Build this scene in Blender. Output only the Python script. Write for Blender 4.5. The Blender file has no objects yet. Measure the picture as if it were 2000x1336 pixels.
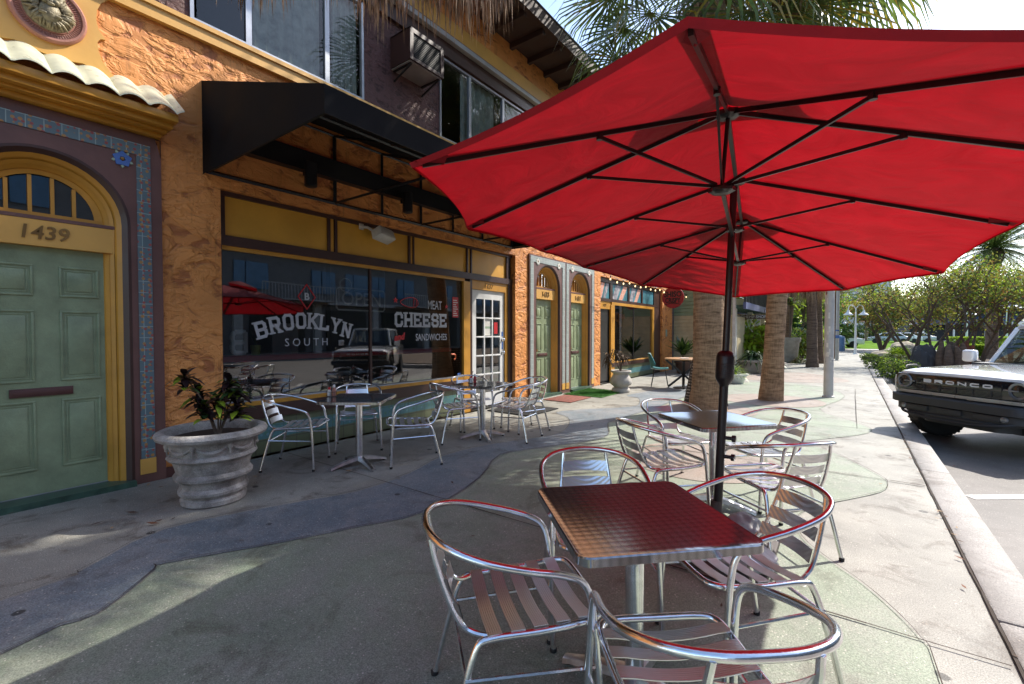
import bpy, bmesh, math, random
from mathutils import Vector, Matrix
from math import sin, cos, pi, radians, sqrt, atan2
R_ = random.Random(7)
S = bpy.context.scene
COL = S.collection
# ---------------------------------------------------------------- camera, sky, sun, exposure
cam = bpy.data.objects.new('camera', bpy.data.cameras.new('camera')); COL.objects.link(cam)
cam.data.sensor_width = 36; cam.data.lens = 16.0; cam.data.clip_end = 3000; cam.data.clip_start = .02
YAW, PIT = 36.594, -1.289
cam.location = (0, 0, 1.42); cam.rotation_euler = (radians(90+PIT), 0, radians(YAW))
S.camera = cam
SUNV = Vector((.445, .92, 1.0)).normalized()
w = bpy.data.worlds.new('World'); S.world = w; w.use_nodes = True
nt = w.node_tree; bg = nt.nodes['Background']
sk = nt.nodes.new('ShaderNodeTexSky'); sk.sky_type = 'NISHITA'; sk.sun_disc = False
sk.sun_elevation = math.asin(SUNV.z); sk.sun_rotation = atan2(SUNV.x, SUNV.y)
sk.air_density = 1.0; sk.dust_density = 1.2; sk.ozone_density = 1.2
nt.links.new(sk.outputs[0], bg.inputs[0]); bg.inputs[1].default_value = .15
sl = bpy.data.lights.new('sun', 'SUN'); sl.energy = 3.15; sl.angle = radians(.53); sl.color = (1, .94, .85)
so = bpy.data.objects.new('sun', sl); COL.objects.link(so)
so.rotation_euler = (-SUNV).to_track_quat('-Z', 'Y').to_euler(); so.location = SUNV*30
S.view_settings.view_transform = 'Standard'; S.view_settings.look = 'None'
S.view_settings.exposure = 1.3; S.view_settings.gamma = 1
S.cycles.max_bounces = 8; S.cycles.transparent_max_bounces = 12
S.cycles.sample_clamp_indirect = 6; S.cycles.caustics_reflective = False; S.cycles.caustics_refractive = False
def at(px, Z, z=0):   # a point Z metres ahead of the camera, in the direction of a column of the photograph
    X = (px-1000)/888.9*Z
    return Vector((-.5961*Z+.8029*X, .8029*Z+.5961*X, z))
# ---------------------------------------------------------------- materials
def nn(nt, t, **k):
    n = nt.nodes.new(t)
    for a, b in k.items():
        if a in ('op',): n.operation = b
        elif a == 'inp':
            for i, v in b.items(): n.inputs[i].default_value = v
        else: setattr(n, a, b)
    return n
def ramp(nt, src, stops, interp='LINEAR'):
    r = nt.nodes.new('ShaderNodeValToRGB'); cr = r.color_ramp; cr.interpolation = interp
    while len(cr.elements) < len(stops): cr.elements.new(.5)
    for e, (p, c) in zip(cr.elements, stops):
        e.position = p; e.color = (*c, 1) if len(c) == 3 else c
    nt.links.new(src, r.inputs[0]); return r
MATS = {}
def mat(name, col, rough=.6, metal=0, var=.12, vs=3, bump=0, bs=40, spec=.5, coat=0, col2=None, fine=.0, trans=0, obj=False):
    """base colour with large-scale variation, optional second tone, fine grain and bump"""
    if name in MATS: return MATS[name]
    m = bpy.data.materials.new(name); m.use_nodes = True; t = m.node_tree; L = t.links.new
    b = t.nodes['Principled BSDF']
    b.inputs['Roughness'].default_value = rough; b.inputs['Metallic'].default_value = metal
    b.inputs['Specular IOR Level'].default_value = spec; b.inputs['Coat Weight'].default_value = coat
    tc = nn(t, 'ShaderNodeTexCoord'); src = tc.outputs['Object'] if obj else nn(t, 'ShaderNodeNewGeometry').outputs['Position']
    n1 = nn(t, 'ShaderNodeTexNoise', inp={'Scale': vs, 'Detail': 5, 'Roughness': .6}); L(src, n1.inputs['Vector'])
    c2 = col2 or tuple(c*(1-2*var) for c in col)
    hi = tuple(min(1, c*(1+var)) for c in col) if not col2 else col
    r = ramp(t, n1.outputs[0], [(.3, c2), (.7, hi)]); out = r.outputs[0]
    if fine:
        n2 = nn(t, 'ShaderNodeTexNoise', inp={'Scale': bs*3, 'Detail': 2}); L(src, n2.inputs['Vector'])
        mr = nn(t, 'ShaderNodeMapRange', inp={1: .3, 2: .7, 3: 1-fine, 4: 1+fine}); L(n2.outputs[0], mr.inputs[0])
        mx = nn(t, 'ShaderNodeVectorMath', operation='SCALE'); L(out, mx.inputs[0]); L(mr.outputs[0], mx.inputs['Scale']); out = mx.outputs[0]
    L(out, b.inputs['Base Color'])
    if bump:
        n3 = nn(t, 'ShaderNodeTexNoise', inp={'Scale': bs, 'Detail': 4}); L(src, n3.inputs['Vector'])
        bp = nn(t, 'ShaderNodeBump', inp={'Strength': bump, 'Distance': .01}); L(n3.outputs[0], bp.inputs['Height']); L(bp.outputs[0], b.inputs['Normal'])
    n4 = nn(t, 'ShaderNodeMapRange', inp={1: .3, 2: .7, 3: max(.02, rough*.85), 4: min(1, rough*1.15)}); L(n1.outputs[0], n4.inputs[0]); L(n4.outputs[0], b.inputs['Roughness'])
    if trans:
        tr = nn(t, 'ShaderNodeBsdfTranslucent'); L(out, tr.inputs[0])
        ms = nn(t, 'ShaderNodeMixShader', inp={0: trans}); L(b.outputs[0], ms.inputs[1]); L(tr.outputs[0], ms.inputs[2]); L(ms.outputs[0], t.nodes['Material Output'].inputs[0])
    MATS[name] = m; return m
def stucco(name, hi, lo, scale=1.0, strength=1.0):
    """skip-trowelled stucco: flat plateaus torn at their edges, darker in the hollows"""
    m = bpy.data.materials.new(name); m.use_nodes = True; t = m.node_tree; L = t.links.new; b = t.nodes['Principled BSDF']
    pos = nn(t, 'ShaderNodeNewGeometry').outputs['Position']
    mp = nn(t, 'ShaderNodeMapping', inp={'Rotation': (.5, 0, 0), 'Scale': (1, 1, 1.7)}); L(pos, mp.inputs[0])
    w1 = nn(t, 'ShaderNodeTexNoise', inp={'Scale': 4*scale, 'Detail': 4.5, 'Roughness': .55, 'Distortion': 1.3}); L(mp.outputs[0], w1.inputs['Vector'])
    w2 = nn(t, 'ShaderNodeTexNoise', inp={'Scale': 10*scale, 'Detail': 3.5, 'Roughness': .5, 'Distortion': .9}); L(mp.outputs[0], w2.inputs['Vector'])
    f = nn(t, 'ShaderNodeTexNoise', inp={'Scale': 70*scale, 'Detail': 3}); L(pos, f.inputs['Vector'])
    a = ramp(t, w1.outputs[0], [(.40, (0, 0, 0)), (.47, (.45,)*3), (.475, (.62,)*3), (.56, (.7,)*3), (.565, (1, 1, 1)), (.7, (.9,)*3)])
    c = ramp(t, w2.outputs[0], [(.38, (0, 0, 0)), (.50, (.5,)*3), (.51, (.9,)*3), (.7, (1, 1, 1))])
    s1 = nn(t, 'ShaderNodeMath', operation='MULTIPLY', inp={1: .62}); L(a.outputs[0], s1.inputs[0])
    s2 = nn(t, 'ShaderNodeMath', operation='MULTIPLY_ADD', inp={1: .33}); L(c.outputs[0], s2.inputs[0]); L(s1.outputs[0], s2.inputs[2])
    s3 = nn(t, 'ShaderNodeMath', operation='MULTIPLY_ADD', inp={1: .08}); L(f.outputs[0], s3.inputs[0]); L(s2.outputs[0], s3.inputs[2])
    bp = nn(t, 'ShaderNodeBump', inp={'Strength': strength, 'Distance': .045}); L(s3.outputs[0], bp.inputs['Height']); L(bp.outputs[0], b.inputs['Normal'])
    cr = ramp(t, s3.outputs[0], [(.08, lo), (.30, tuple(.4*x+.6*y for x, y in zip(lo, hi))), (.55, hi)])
    big = nn(t, 'ShaderNodeTexNoise', inp={'Scale': 1.3, 'Detail': 3}); L(pos, big.inputs['Vector'])
    mr = nn(t, 'ShaderNodeMapRange', inp={1: .3, 2: .7, 3: .82, 4: 1.12}); L(big.outputs[0], mr.inputs[0])
    md = nn(t, 'ShaderNodeMapping', inp={'Scale': (1, 5, .45)}); L(pos, md.inputs[0]); dn = nn(t, 'ShaderNodeTexNoise', inp={'Scale': 2.2, 'Detail': 5, 'Roughness': .7}); L(md.outputs[0], dn.inputs['Vector'])
    dr = nn(t, 'ShaderNodeMapRange', inp={1: .56, 2: .72, 3: 1.0, 4: .66}); L(dn.outputs[0], dr.inputs[0]); dm = nn(t, 'ShaderNodeMath', operation='MULTIPLY'); L(mr.outputs[0], dm.inputs[0]); L(dr.outputs[0], dm.inputs[1])
    mx = nn(t, 'ShaderNodeVectorMath', operation='SCALE'); L(cr.outputs[0], mx.inputs[0]); L(dm.outputs[0], mx.inputs['Scale']); L(mx.outputs[0], b.inputs['Base Color'])
    sv = nn(t, 'ShaderNodeMapRange', inp={1: .35, 2: .65, 3: .45*strength, 4: strength}); L(big.outputs[0], sv.inputs[0]); L(sv.outputs[0], bp.inputs['Strength'])
    b.inputs['Roughness'].default_value = .62; b.inputs['Specular IOR Level'].default_value = .35
    return m
def concrete(name, c1, c2, speck=.5, dark=.5, worn=None):
    """exposed aggregate concrete with pale chips, stains and a few dark spots"""
    m = bpy.data.materials.new(name); m.use_nodes = True; t = m.node_tree; L = t.links.new; b = t.nodes['Principled BSDF']
    pos = nn(t, 'ShaderNodeNewGeometry').outputs['Position']
    n1 = nn(t, 'ShaderNodeTexNoise', inp={'Scale': 1.1, 'Detail': 9, 'Roughness': .68}); L(pos, n1.inputs['Vector'])
    r1 = ramp(t, n1.outputs[0], [(.33, c2), (.62, c1)])
    base = r1.outputs[0]
    if worn:
        nw = nn(t, 'ShaderNodeTexNoise', inp={'Scale': 1.7, 'Detail': 10, 'Roughness': .78, 'Distortion': .4}); L(pos, nw.inputs['Vector'])
        rw = ramp(t, nw.outputs[0], [(.44, (.08,)*3), (.62, (.75,)*3)]); xw = nn(t, 'ShaderNodeMix', data_type='RGBA'); L(rw.outputs[0], xw.inputs[0]); L(base, xw.inputs[6]); xw.inputs[7].default_value = (*worn, 1); base = xw.outputs[2]
    v = nn(t, 'ShaderNodeTexVoronoi', inp={'Scale': 48}); L(pos, v.inputs['Vector'])
    rv = ramp(t, v.outputs['Distance'], [(.0, (1, 1, 1)), (.17, (.8,)*3), (.24, (0, 0, 0))])
    nz = nn(t, 'ShaderNodeTexNoise', inp={'Scale': 14, 'Detail': 2}); L(pos, nz.inputs['Vector'])
    rz = ramp(t, nz.outputs[0], [(.46, (0, 0, 0)), (.6, (1, 1, 1))])
    mm = nn(t, 'ShaderNodeMath', operation='MULTIPLY'); L(rv.outputs[0], mm.inputs[0]); L(rz.outputs[0], mm.inputs[1])
    m2 = nn(t, 'ShaderNodeMath', operation='MULTIPLY', inp={1: speck}); L(mm.outputs[0], m2.inputs[0])
    mx = nn(t, 'ShaderNodeMix', data_type='RGBA'); L(m2.outputs[0], mx.inputs[0]); L(base, mx.inputs[6]); mx.inputs[7].default_value = (.62, .58, .5, 1)
    g = nn(t, 'ShaderNodeTexNoise', inp={'Scale': 160, 'Detail': 2}); L(pos, g.inputs['Vector'])
    gr = nn(t, 'ShaderNodeMapRange', inp={1: .3, 2: .7, 3: .62, 4: 1.4}); L(g.outputs[0], gr.inputs[0])
    sc = nn(t, 'ShaderNodeVectorMath', operation='SCALE'); L(mx.outputs[2], sc.inputs[0]); L(gr.outputs[0], sc.inputs['Scale'])
    st = nn(t, 'ShaderNodeTexNoise', inp={'Scale': 2.6, 'Detail': 7, 'Roughness': .7, 'Distortion': .6}); L(pos, st.inputs['Vector'])
    rs = ramp(t, st.outputs[0], [(.36, (.42, .36, .32)), (.46, (1, 1, 1))])
    ml = nn(t, 'ShaderNodeMix', data_type='RGBA', blend_type='MULTIPLY', inp={0: dark}); L(sc.outputs[0], ml.inputs[6]); L(rs.outputs[0], ml.inputs[7])
    vd = nn(t, 'ShaderNodeTexVoronoi', inp={'Scale': 2.3}); L(pos, vd.inputs['Vector'])
    wn = nn(t, 'ShaderNodeMath', operation='ADD'); L(vd.outputs['Distance'], wn.inputs[0]); L(m2.outputs[0], wn.inputs[1])
    rd = ramp(t, wn.outputs[0], [(.06, (.12,)*3), (.075, (1, 1, 1))])
    m4 = nn(t, 'ShaderNodeMix', data_type='RGBA', blend_type='MULTIPLY', inp={0: .85}); L(ml.outputs[2], m4.inputs[6]); L(rd.outputs[0], m4.inputs[7])
    L(m4.outputs[2], b.inputs['Base Color'])
    hb = nn(t, 'ShaderNodeMath', operation='ADD'); L(g.outputs[0], hb.inputs[0]); L(mm.outputs[0], hb.inputs[1])
    bp = nn(t, 'ShaderNodeBump', inp={'Strength': .35, 'Distance': .004}); L(hb.outputs[0], bp.inputs['Height']); L(bp.outputs[0], b.inputs['Normal'])
    b.inputs['Roughness'].default_value = .62; b.inputs['Specular IOR Level'].default_value = .45
    return m
def glass(name, tint=(.85, .9, .88), refl=1.0, base=.02):
    m = bpy.data.materials.new(name); m.use_nodes = True; t = m.node_tree; L = t.links.new
    t.nodes.remove(t.nodes['Principled BSDF'])
    tr = nn(t, 'ShaderNodeBsdfTransparent', inp={0: (*tint, 1)}); gl = nn(t, 'ShaderNodeBsdfGlossy', inp={'Roughness': .004, 'Color': (1, 1, 1, 1)})
    pos = nn(t, 'ShaderNodeNewGeometry').outputs['Position']
    n = nn(t, 'ShaderNodeTexNoise', inp={'Scale': .9, 'Detail': 0}); L(pos, n.inputs['Vector'])
    bp = nn(t, 'ShaderNodeBump', inp={'Strength': .06, 'Distance': .05}); L(n.outputs[0], bp.inputs['Height']); L(bp.outputs[0], gl.inputs['Normal'])
    fr = nn(t, 'ShaderNodeFresnel', inp={0: 1.52}); ma = nn(t, 'ShaderNodeMath', operation='MULTIPLY_ADD', inp={1: refl, 2: base}); ma.use_clamp = True
    L(fr.outputs[0], ma.inputs[0]); ms = nn(t, 'ShaderNodeMixShader'); L(ma.outputs[0], ms.inputs[0]); L(tr.outputs[0], ms.inputs[1]); L(gl.outputs[0], ms.inputs[2])
    L(ms.outputs[0], t.nodes['Material Output'].inputs[0]); return m
def emis(name, col, s):
    m = bpy.data.materials.new(name); m.use_nodes = True; b = m.node_tree.nodes['Principled BSDF']
    b.inputs['Base Color'].default_value = (*col, 1); b.inputs['Emission Color'].default_value = (*col, 1); b.inputs['Emission Strength'].default_value = s; return m
M = dict(
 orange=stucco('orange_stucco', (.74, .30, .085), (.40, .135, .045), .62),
 auber_st=stucco('aubergine_stucco', (.13, .062, .052), (.06, .028, .024), 1.3, .7),
 auber=mat('aubergine_paint', (.095, .038, .032), .45, bump=.15, bs=25), pinkb=mat('aubergine_face', (.155, .072, .058), .5, bump=.2, bs=25),
 brown=mat('brown_paint', (.06, .027, .02), .4, bump=.2, bs=18), ochre=mat('ochre_paint', (.58, .275, .035), .42, var=.1, bump=.12, bs=22),
 ochre_l=mat('ochre_light', (.68, .37, .085), .45, var=.06, vs=2, bump=.1, bs=20),
 sage=mat('sage_paint', (.26, .315, .185), .36, var=.11, vs=6, bump=.18, bs=60, fine=.05), sage_d=mat('sage_step', (.05, .1, .07), .4, var=.25, vs=9),
 white=mat('white_paint', (.72, .72, .7), .4, var=.05), black=mat('black_metal', (.012, .012, .013), .42), blackm=mat('black_canvas', (.008, .008, .009), .85, var=.3, vs=2, spec=.15, bump=.1, bs=3),
 alu=mat('window_aluminium', (.42, .43, .45), .35, .6), chrome=mat('polished_aluminium', (.86, .86, .87), .19, 1, var=.07, vs=30, bump=.04, bs=120), steel=mat('cast_aluminium', (.6, .6, .61), .33, 1, var=.15, vs=18, bump=.2, bs=60),
 slat=None, bronze=mat('old_bronze', (.12, .07, .05), .5, .4), gold=mat('number_bronze', (.30, .17, .06), .38, .8),
 glassw=glass('window_glass', (.6, .63, .62), refl=1.9, base=.05), glassu=glass('upper_glass', (.85, .9, .92), .9, .0), glassc=glass('car_glass', (.25, .3, .28), 1.2, .03),
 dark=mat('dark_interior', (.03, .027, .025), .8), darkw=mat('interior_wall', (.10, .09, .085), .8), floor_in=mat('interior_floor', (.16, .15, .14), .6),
 red=mat('red_paint', (.55, .02, .025), .4), redd=mat('dark_red', (.33, .014, .02), .45), curt=mat('curtain_cloth', (.50, .53, .42), .9, var=.2, vs=7),
 stone=mat('weathered_stone', (.48, .455, .42), .85, bump=.8, bs=45, col2=(.16, .148, .13), vs=7, fine=.2),
 stonew=mat('pale_stone', (.5, .47, .42), .85, bump=.5, bs=45, col2=(.33, .3, .26), vs=6, fine=.12),
 soil=mat('potting_soil', (.05, .035, .025), .95, bump=1, bs=60), tan=concrete('tan_concrete', (.315, .305, .265), (.185, .18, .157), .65, .75),
 blue=concrete('blue_concrete', (.175, .21, .235), (.10, .13, .15), .7, worn=(.25, .25, .25)), green=concrete('green_concrete', (.25, .30, .215), (.165, .20, .145), .75, worn=(.28, .28, .24)),
 peach=concrete('peach_concrete', (.33, .255, .21), (.21, .17, .14), .5, worn=(.30, .27, .235)), curb=concrete('curb_concrete', (.30, .28, .26), (.2, .187, .17), .5, .6),
 asphalt=concrete('asphalt', (.17, .153, .138), (.11, .10, .09), .5, .3), line=mat('road_paint', (.62, .6, .56), .7, var=.2, vs=14, fine=.2),
 joint=mat('joint_dirt', (.045, .032, .022), .95, vs=8), teal=mat('teal_plastic', (.012, .13, .14), .35), wood=mat('table_wood', (.42, .24, .11), .45, var=.2, vs=12),
 cream=mat('cream_glaze', (.62, .62, .46), .3, var=.1, vs=9), rosy=mat('terracotta_rose', (.4, .17, .12), .6, bump=.3, bs=60), lion=mat('patina_plaster', (.36, .30, .18), .55, .15, col2=(.12, .10, .06), vs=22, bump=.7, bs=50),
 tileb=None, pole=mat('pole_paint', (.5, .49, .47), .5, var=.08, vs=5, bump=.15, bs=30), flower_b=mat('blue_glaze', (.09, .18, .47), .2), flower_g=mat('pale_green_glaze', (.35, .45, .33), .25),
 umb=None, umb_f=mat('umbrella_frame', (.022, .018, .02), .33, .3), rubber=mat('rubber', (.015, .015, .015), .7), plastic_w=mat('ivory_plastic', (.62, .6, .55), .35),
 turf=None, mat_b=mat('coir_mat', (.014, .013, .012), .95, bump=1, bs=120), mat_r=mat('brick_mat', (.22, .07, .05), .9, var=.3, vs=30, bump=.6, bs=80),
 sag=mat('siding_green', (.25, .33, .20), .55), cre=mat('siding_cream', (.56, .47, .28), .55), trim=mat('white_trim', (.7, .68, .62), .5),
 seam=mat('grey_metal_roof', (.05, .05, .052), .35, .5), fasc=mat('blue_fascia', (.10, .12, .24), .5), brick=mat('far_brick', (.5, .24, .13), .8),
 carw=mat('white_car_paint', (.82, .82, .82), .12, var=.02, coat=1, spec=.6), carb=mat('gloss_black', (.012, .012, .014), .1, spec=.6, coat=.5), carp=mat('grey_bumper_plastic', (.035, .036, .038), .55, bump=.15, bs=200),
 carg=mat('silver_strip', (.42, .43, .42), .3, .5), tyre=mat('tyre', (.02, .02, .021), .75, bump=.4, bs=60), rim=mat('wheel_rim', (.35, .35, .36), .3, .9), lens=mat('headlight_lens', (.22, .23, .25), .12, .5),
 soffit=mat('dark_soffit', (.05, .024, .017), .7), gut=mat('pale_gutter', (.38, .37, .35), .5), greyu=mat('grey_underside', (.45, .44, .42), .5),
 leaf1=mat('leaf_green', (.12, .20, .04), .42, trans=.35, var=.35, vs=4), leaf2=mat('leaf_yellow', (.30, .29, .05), .45, trans=.4, var=.3, vs=4), leaf3=mat('leaf_rust', (.28, .16, .05), .5, trans=.35, var=.3),
 leafd=mat('leaf_dark', (.04, .09, .025), .38, trans=.2, var=.35, vs=5), leafl=mat('leaf_lime', (.33, .47, .04), .4, trans=.45, var=.3), fan=mat('fan_leaf', (.13, .19, .04), .35, trans=.5, var=.4, vs=3), fany=mat('fan_leaf_gold', (.38, .27, .03), .4, trans=.45, var=.3, vs=3),
 thatch=mat('dead_frond', (.52, .36, .22), .8, var=.45, vs=9, trans=.2), croton=mat('croton_dark', (.022, .012, .014), .3, trans=.08, var=.3), dried=mat('dried_leaf', (.075, .045, .022), .8),
 bark=mat('grey_bark', (.17, .125, .09), .85, col2=(.08, .055, .04), vs=14, bump=.8, bs=30), grass=mat('lawn_grass', (.13, .22, .04), 1.0, spec=0, var=.25, vs=2), lettr=mat('window_lettering', (.46, .46, .47), .5), blackp=mat('black_print', (.01, .006, .006), .6),
)
def slatmat():
    m = bpy.data.materials.new('ribbed_aluminium'); m.use_nodes = True; t = m.node_tree; L = t.links.new; b = t.nodes['Principled BSDF']
    b.inputs['Base Color'].default_value = (.78, .78, .79, 1); b.inputs['Metallic'].default_value = 1; b.inputs['Roughness'].default_value = .3
    tc = nn(t, 'ShaderNodeTexCoord'); wv = nn(t, 'ShaderNodeTexWave', wave_type='BANDS', bands_direction='Y', inp={'Scale': 42}); L(tc.outputs['Object'], wv.inputs[0])
    bp = nn(t, 'ShaderNodeBump', inp={'Strength': .5, 'Distance': .002}); L(wv.outputs[0], bp.inputs['Height']); L(bp.outputs[0], b.inputs['Normal']); return m
M['slat'] = slatmat()
def topmat():
    m = bpy.data.materials.new('engine_turned_steel'); m.use_nodes = True; t = m.node_tree; L = t.links.new; b = t.nodes['Principled BSDF']
    tc = nn(t, 'ShaderNodeTexCoord'); sc = nn(t, 'ShaderNodeVectorMath', operation='SCALE', inp={'Scale': 31}); L(tc.outputs['Object'], sc.inputs[0])
    fr = nn(t, 'ShaderNodeVectorMath', operation='FRACTION'); L(sc.outputs[0], fr.inputs[0])
    sb = nn(t, 'ShaderNodeVectorMath', operation='SUBTRACT', inp={1: (.5, .5, 0)}); L(fr.outputs[0], sb.inputs[0])
    mu = nn(t, 'ShaderNodeVectorMath', operation='MULTIPLY', inp={1: (1, 1, 0)}); L(sb.outputs[0], mu.inputs[0])
    ln = nn(t, 'ShaderNodeVectorMath', operation='LENGTH'); L(mu.outputs[0], ln.inputs[0])
    sn = nn(t, 'ShaderNodeMath', operation='MULTIPLY', inp={1: 1.0}); L(ln.outputs['Value'], sn.inputs[0])
    bp = nn(t, 'ShaderNodeBump', inp={'Strength': .16, 'Distance': .0015}); L(sn.outputs[0], bp.inputs['Height']); L(bp.outputs[0], b.inputs['Normal'])
    r = ramp(t, ln.outputs['Value'], [(.0, (.50, .48, .47)), (.45, (.40, .385, .375)), (.6, (.30, .29, .28))]); L(r.outputs[0], b.inputs['Base Color'])
    b.inputs['Metallic'].default_value = .92; b.inputs['Roughness'].default_value = .14
    return m
M['top'] = topmat()
def umbmat():
    m = bpy.data.materials.new('red_umbrella_cloth'); m.use_nodes = True; t = m.node_tree; L = t.links.new
    b = t.nodes['Principled BSDF']; b.inputs['Roughness'].default_value = .75
    pos = nn(t, 'ShaderNodeTexCoord').outputs['Object']; n = nn(t, 'ShaderNodeTexNoise', inp={'Scale': 1.6, 'Detail': 4}); L(pos, n.inputs['Vector'])
    r = ramp(t, n.outputs[0], [(.3, (.24, .005, .014)), (.7, (.33, .007, .019))]); L(r.outputs[0], b.inputs['Base Color'])
    tr = nn(t, 'ShaderNodeBsdfTranslucent', inp={0: (.42, .004, .011, 1)})
    n2 = nn(t, 'ShaderNodeTexNoise', inp={'Scale': 3.2, 'Detail': 5, 'Distortion': 2.2}); L(pos, n2.inputs['Vector'])
    r2 = ramp(t, n2.outputs[0], [(.3, (.34, .003, .008)), (.7, (.50, .006, .014))]); L(r2.outputs[0], tr.inputs[0])
    bp = nn(t, 'ShaderNodeBump', inp={'Strength': .3, 'Distance': .05}); L(n2.outputs[0], bp.inputs['Height']); L(bp.outputs[0], b.inputs['Normal']); L(bp.outputs[0], tr.inputs['Normal'])
    ms = nn(t, 'ShaderNodeMixShader', inp={0: .34}); L(b.outputs[0], ms.inputs[1]); L(tr.outputs[0], ms.inputs[2]); L(ms.outputs[0], t.nodes['Material Output'].inputs[0]); return m
M['umb'] = umbmat()
def tilemat(name, ground, dot1, dot2, grout, ps=.1, dots=True):
    """small painted wall tiles laid out in the wall plane (y, z)"""
    m = bpy.data.materials.new(name); m.use_nodes = True; t = m.node_tree; L = t.links.new; b = t.nodes['Principled BSDF']
    pos = nn(t, 'ShaderNodeNewGeometry').outputs['Position']; sp = nn(t, 'ShaderNodeSeparateXYZ'); L(pos, sp.inputs[0])
    cb = nn(t, 'ShaderNodeCombineXYZ'); L(sp.outputs['Y'], cb.inputs[0]); L(sp.outputs['Z'], cb.inputs[1])
    br = nn(t, 'ShaderNodeTexBrick', offset=0.0, inp={'Scale': 1/ps, 'Brick Width': 1.0, 'Row Height': 1.0, 'Mortar Size': .03, 'Mortar Smooth': .1, 'Color1': (*ground, 1), 'Color2': (*[g*.85 for g in ground], 1), 'Mortar': (*grout, 1)})
    L(cb.outputs[0], br.inputs[0]); out = br.outputs[0]
    if dots:
        for k, (d, th) in enumerate(((dot1, .26), (dot2, .22))):
            v = nn(t, 'ShaderNodeTexVoronoi', inp={'Scale': 2.1/ps, 'Randomness': .35}); ad = nn(t, 'ShaderNodeVectorMath', operation='ADD', inp={1: (k*.37*ps, k*.61*ps, k*3)}); L(cb.outputs[0], ad.inputs[0]); L(ad.outputs[0], v.inputs[0])
            rr = ramp(t, v.outputs['Distance'], [(th, (1, 1, 1)), (th+.05, (0, 0, 0))]); x = nn(t, 'ShaderNodeMix', data_type='RGBA'); L(rr.outputs[0], x.inputs[0]); L(out, x.inputs[6]); x.inputs[7].default_value = (*d, 1); out = x.outputs[2]
    L(out, b.inputs['Base Color']); b.inputs['Roughness'].default_value = .28
    bp = nn(t, 'ShaderNodeBump', inp={'Strength': .4, 'Distance': .004}); L(br.outputs['Fac'], bp.inputs['Height']); bp.invert = True; L(bp.outputs[0], b.inputs['Normal']); return m
M['tileb'] = tilemat('painted_border_tile', (.13, .19, .21), (.42, .22, .07), (.34, .08, .07), (.30, .38, .36), .105)
M['tilew'] = tilemat('pale_border_tile', (.36, .40, .38), (.3, .3, .28), (.3, .3, .28), (.5, .5, .46), .105, False)
M['tileg'] = tilemat('green_bulkhead_tile', (.15, .165, .09), (0,)*3, (0,)*3, (.08, .08, .055), .16, False)
M['tilet'] = tilemat('teal_band_tile', (.11, .24, .25), (.10, .22, .15), (.16, .30, .33), (.08, .15, .15), .16)
def trunkmat(name, c1, c2, rs=9):
    m = bpy.data.materials.new(name); m.use_nodes = True; t = m.node_tree; L = t.links.new; b = t.nodes['Principled BSDF']
    pos = nn(t, 'ShaderNodeTexCoord').outputs['Object']; mp = nn(t, 'ShaderNodeMapping', inp={'Scale': (1, 1, rs)}); L(pos, mp.inputs[0])
    n = nn(t, 'ShaderNodeTexNoise', inp={'Scale': 3.2, 'Detail': 7, 'Roughness': .7, 'Distortion': .4}); L(mp.outputs[0], n.inputs['Vector'])
    mp2 = nn(t, 'ShaderNodeMapping', inp={'Scale': (9, 9, .9)}); L(pos, mp2.inputs[0]); n2 = nn(t, 'ShaderNodeTexNoise', inp={'Scale': 7, 'Detail': 4}); L(mp2.outputs[0], n2.inputs['Vector'])
    ad = nn(t, 'ShaderNodeMath', operation='MULTIPLY_ADD', inp={1: .28}); L(n2.outputs[0], ad.inputs[0]); hf = nn(t, 'ShaderNodeMath', operation='MULTIPLY', inp={1: .8}); L(n.outputs[0], hf.inputs[0]); L(hf.outputs[0], ad.inputs[2])
    r = ramp(t, ad.outputs[0], [(.40, c2), (.62, c1)]); L(r.outputs[0], b.inputs['Base Color']); b.inputs['Roughness'].default_value = .9
    bp = nn(t, 'ShaderNodeBump', inp={'Strength': 1, 'Distance': .03}); L(ad.outputs[0], bp.inputs['Height']); L(bp.outputs[0], b.inputs['Normal']); return m
M['trunk'] = trunkmat('palm_bark', (.42, .265, .155), (.13, .07, .035), 6); M['trunkd'] = trunkmat('dark_palm_bark', (.22, .15, .10), (.07, .04, .03), 14)
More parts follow.
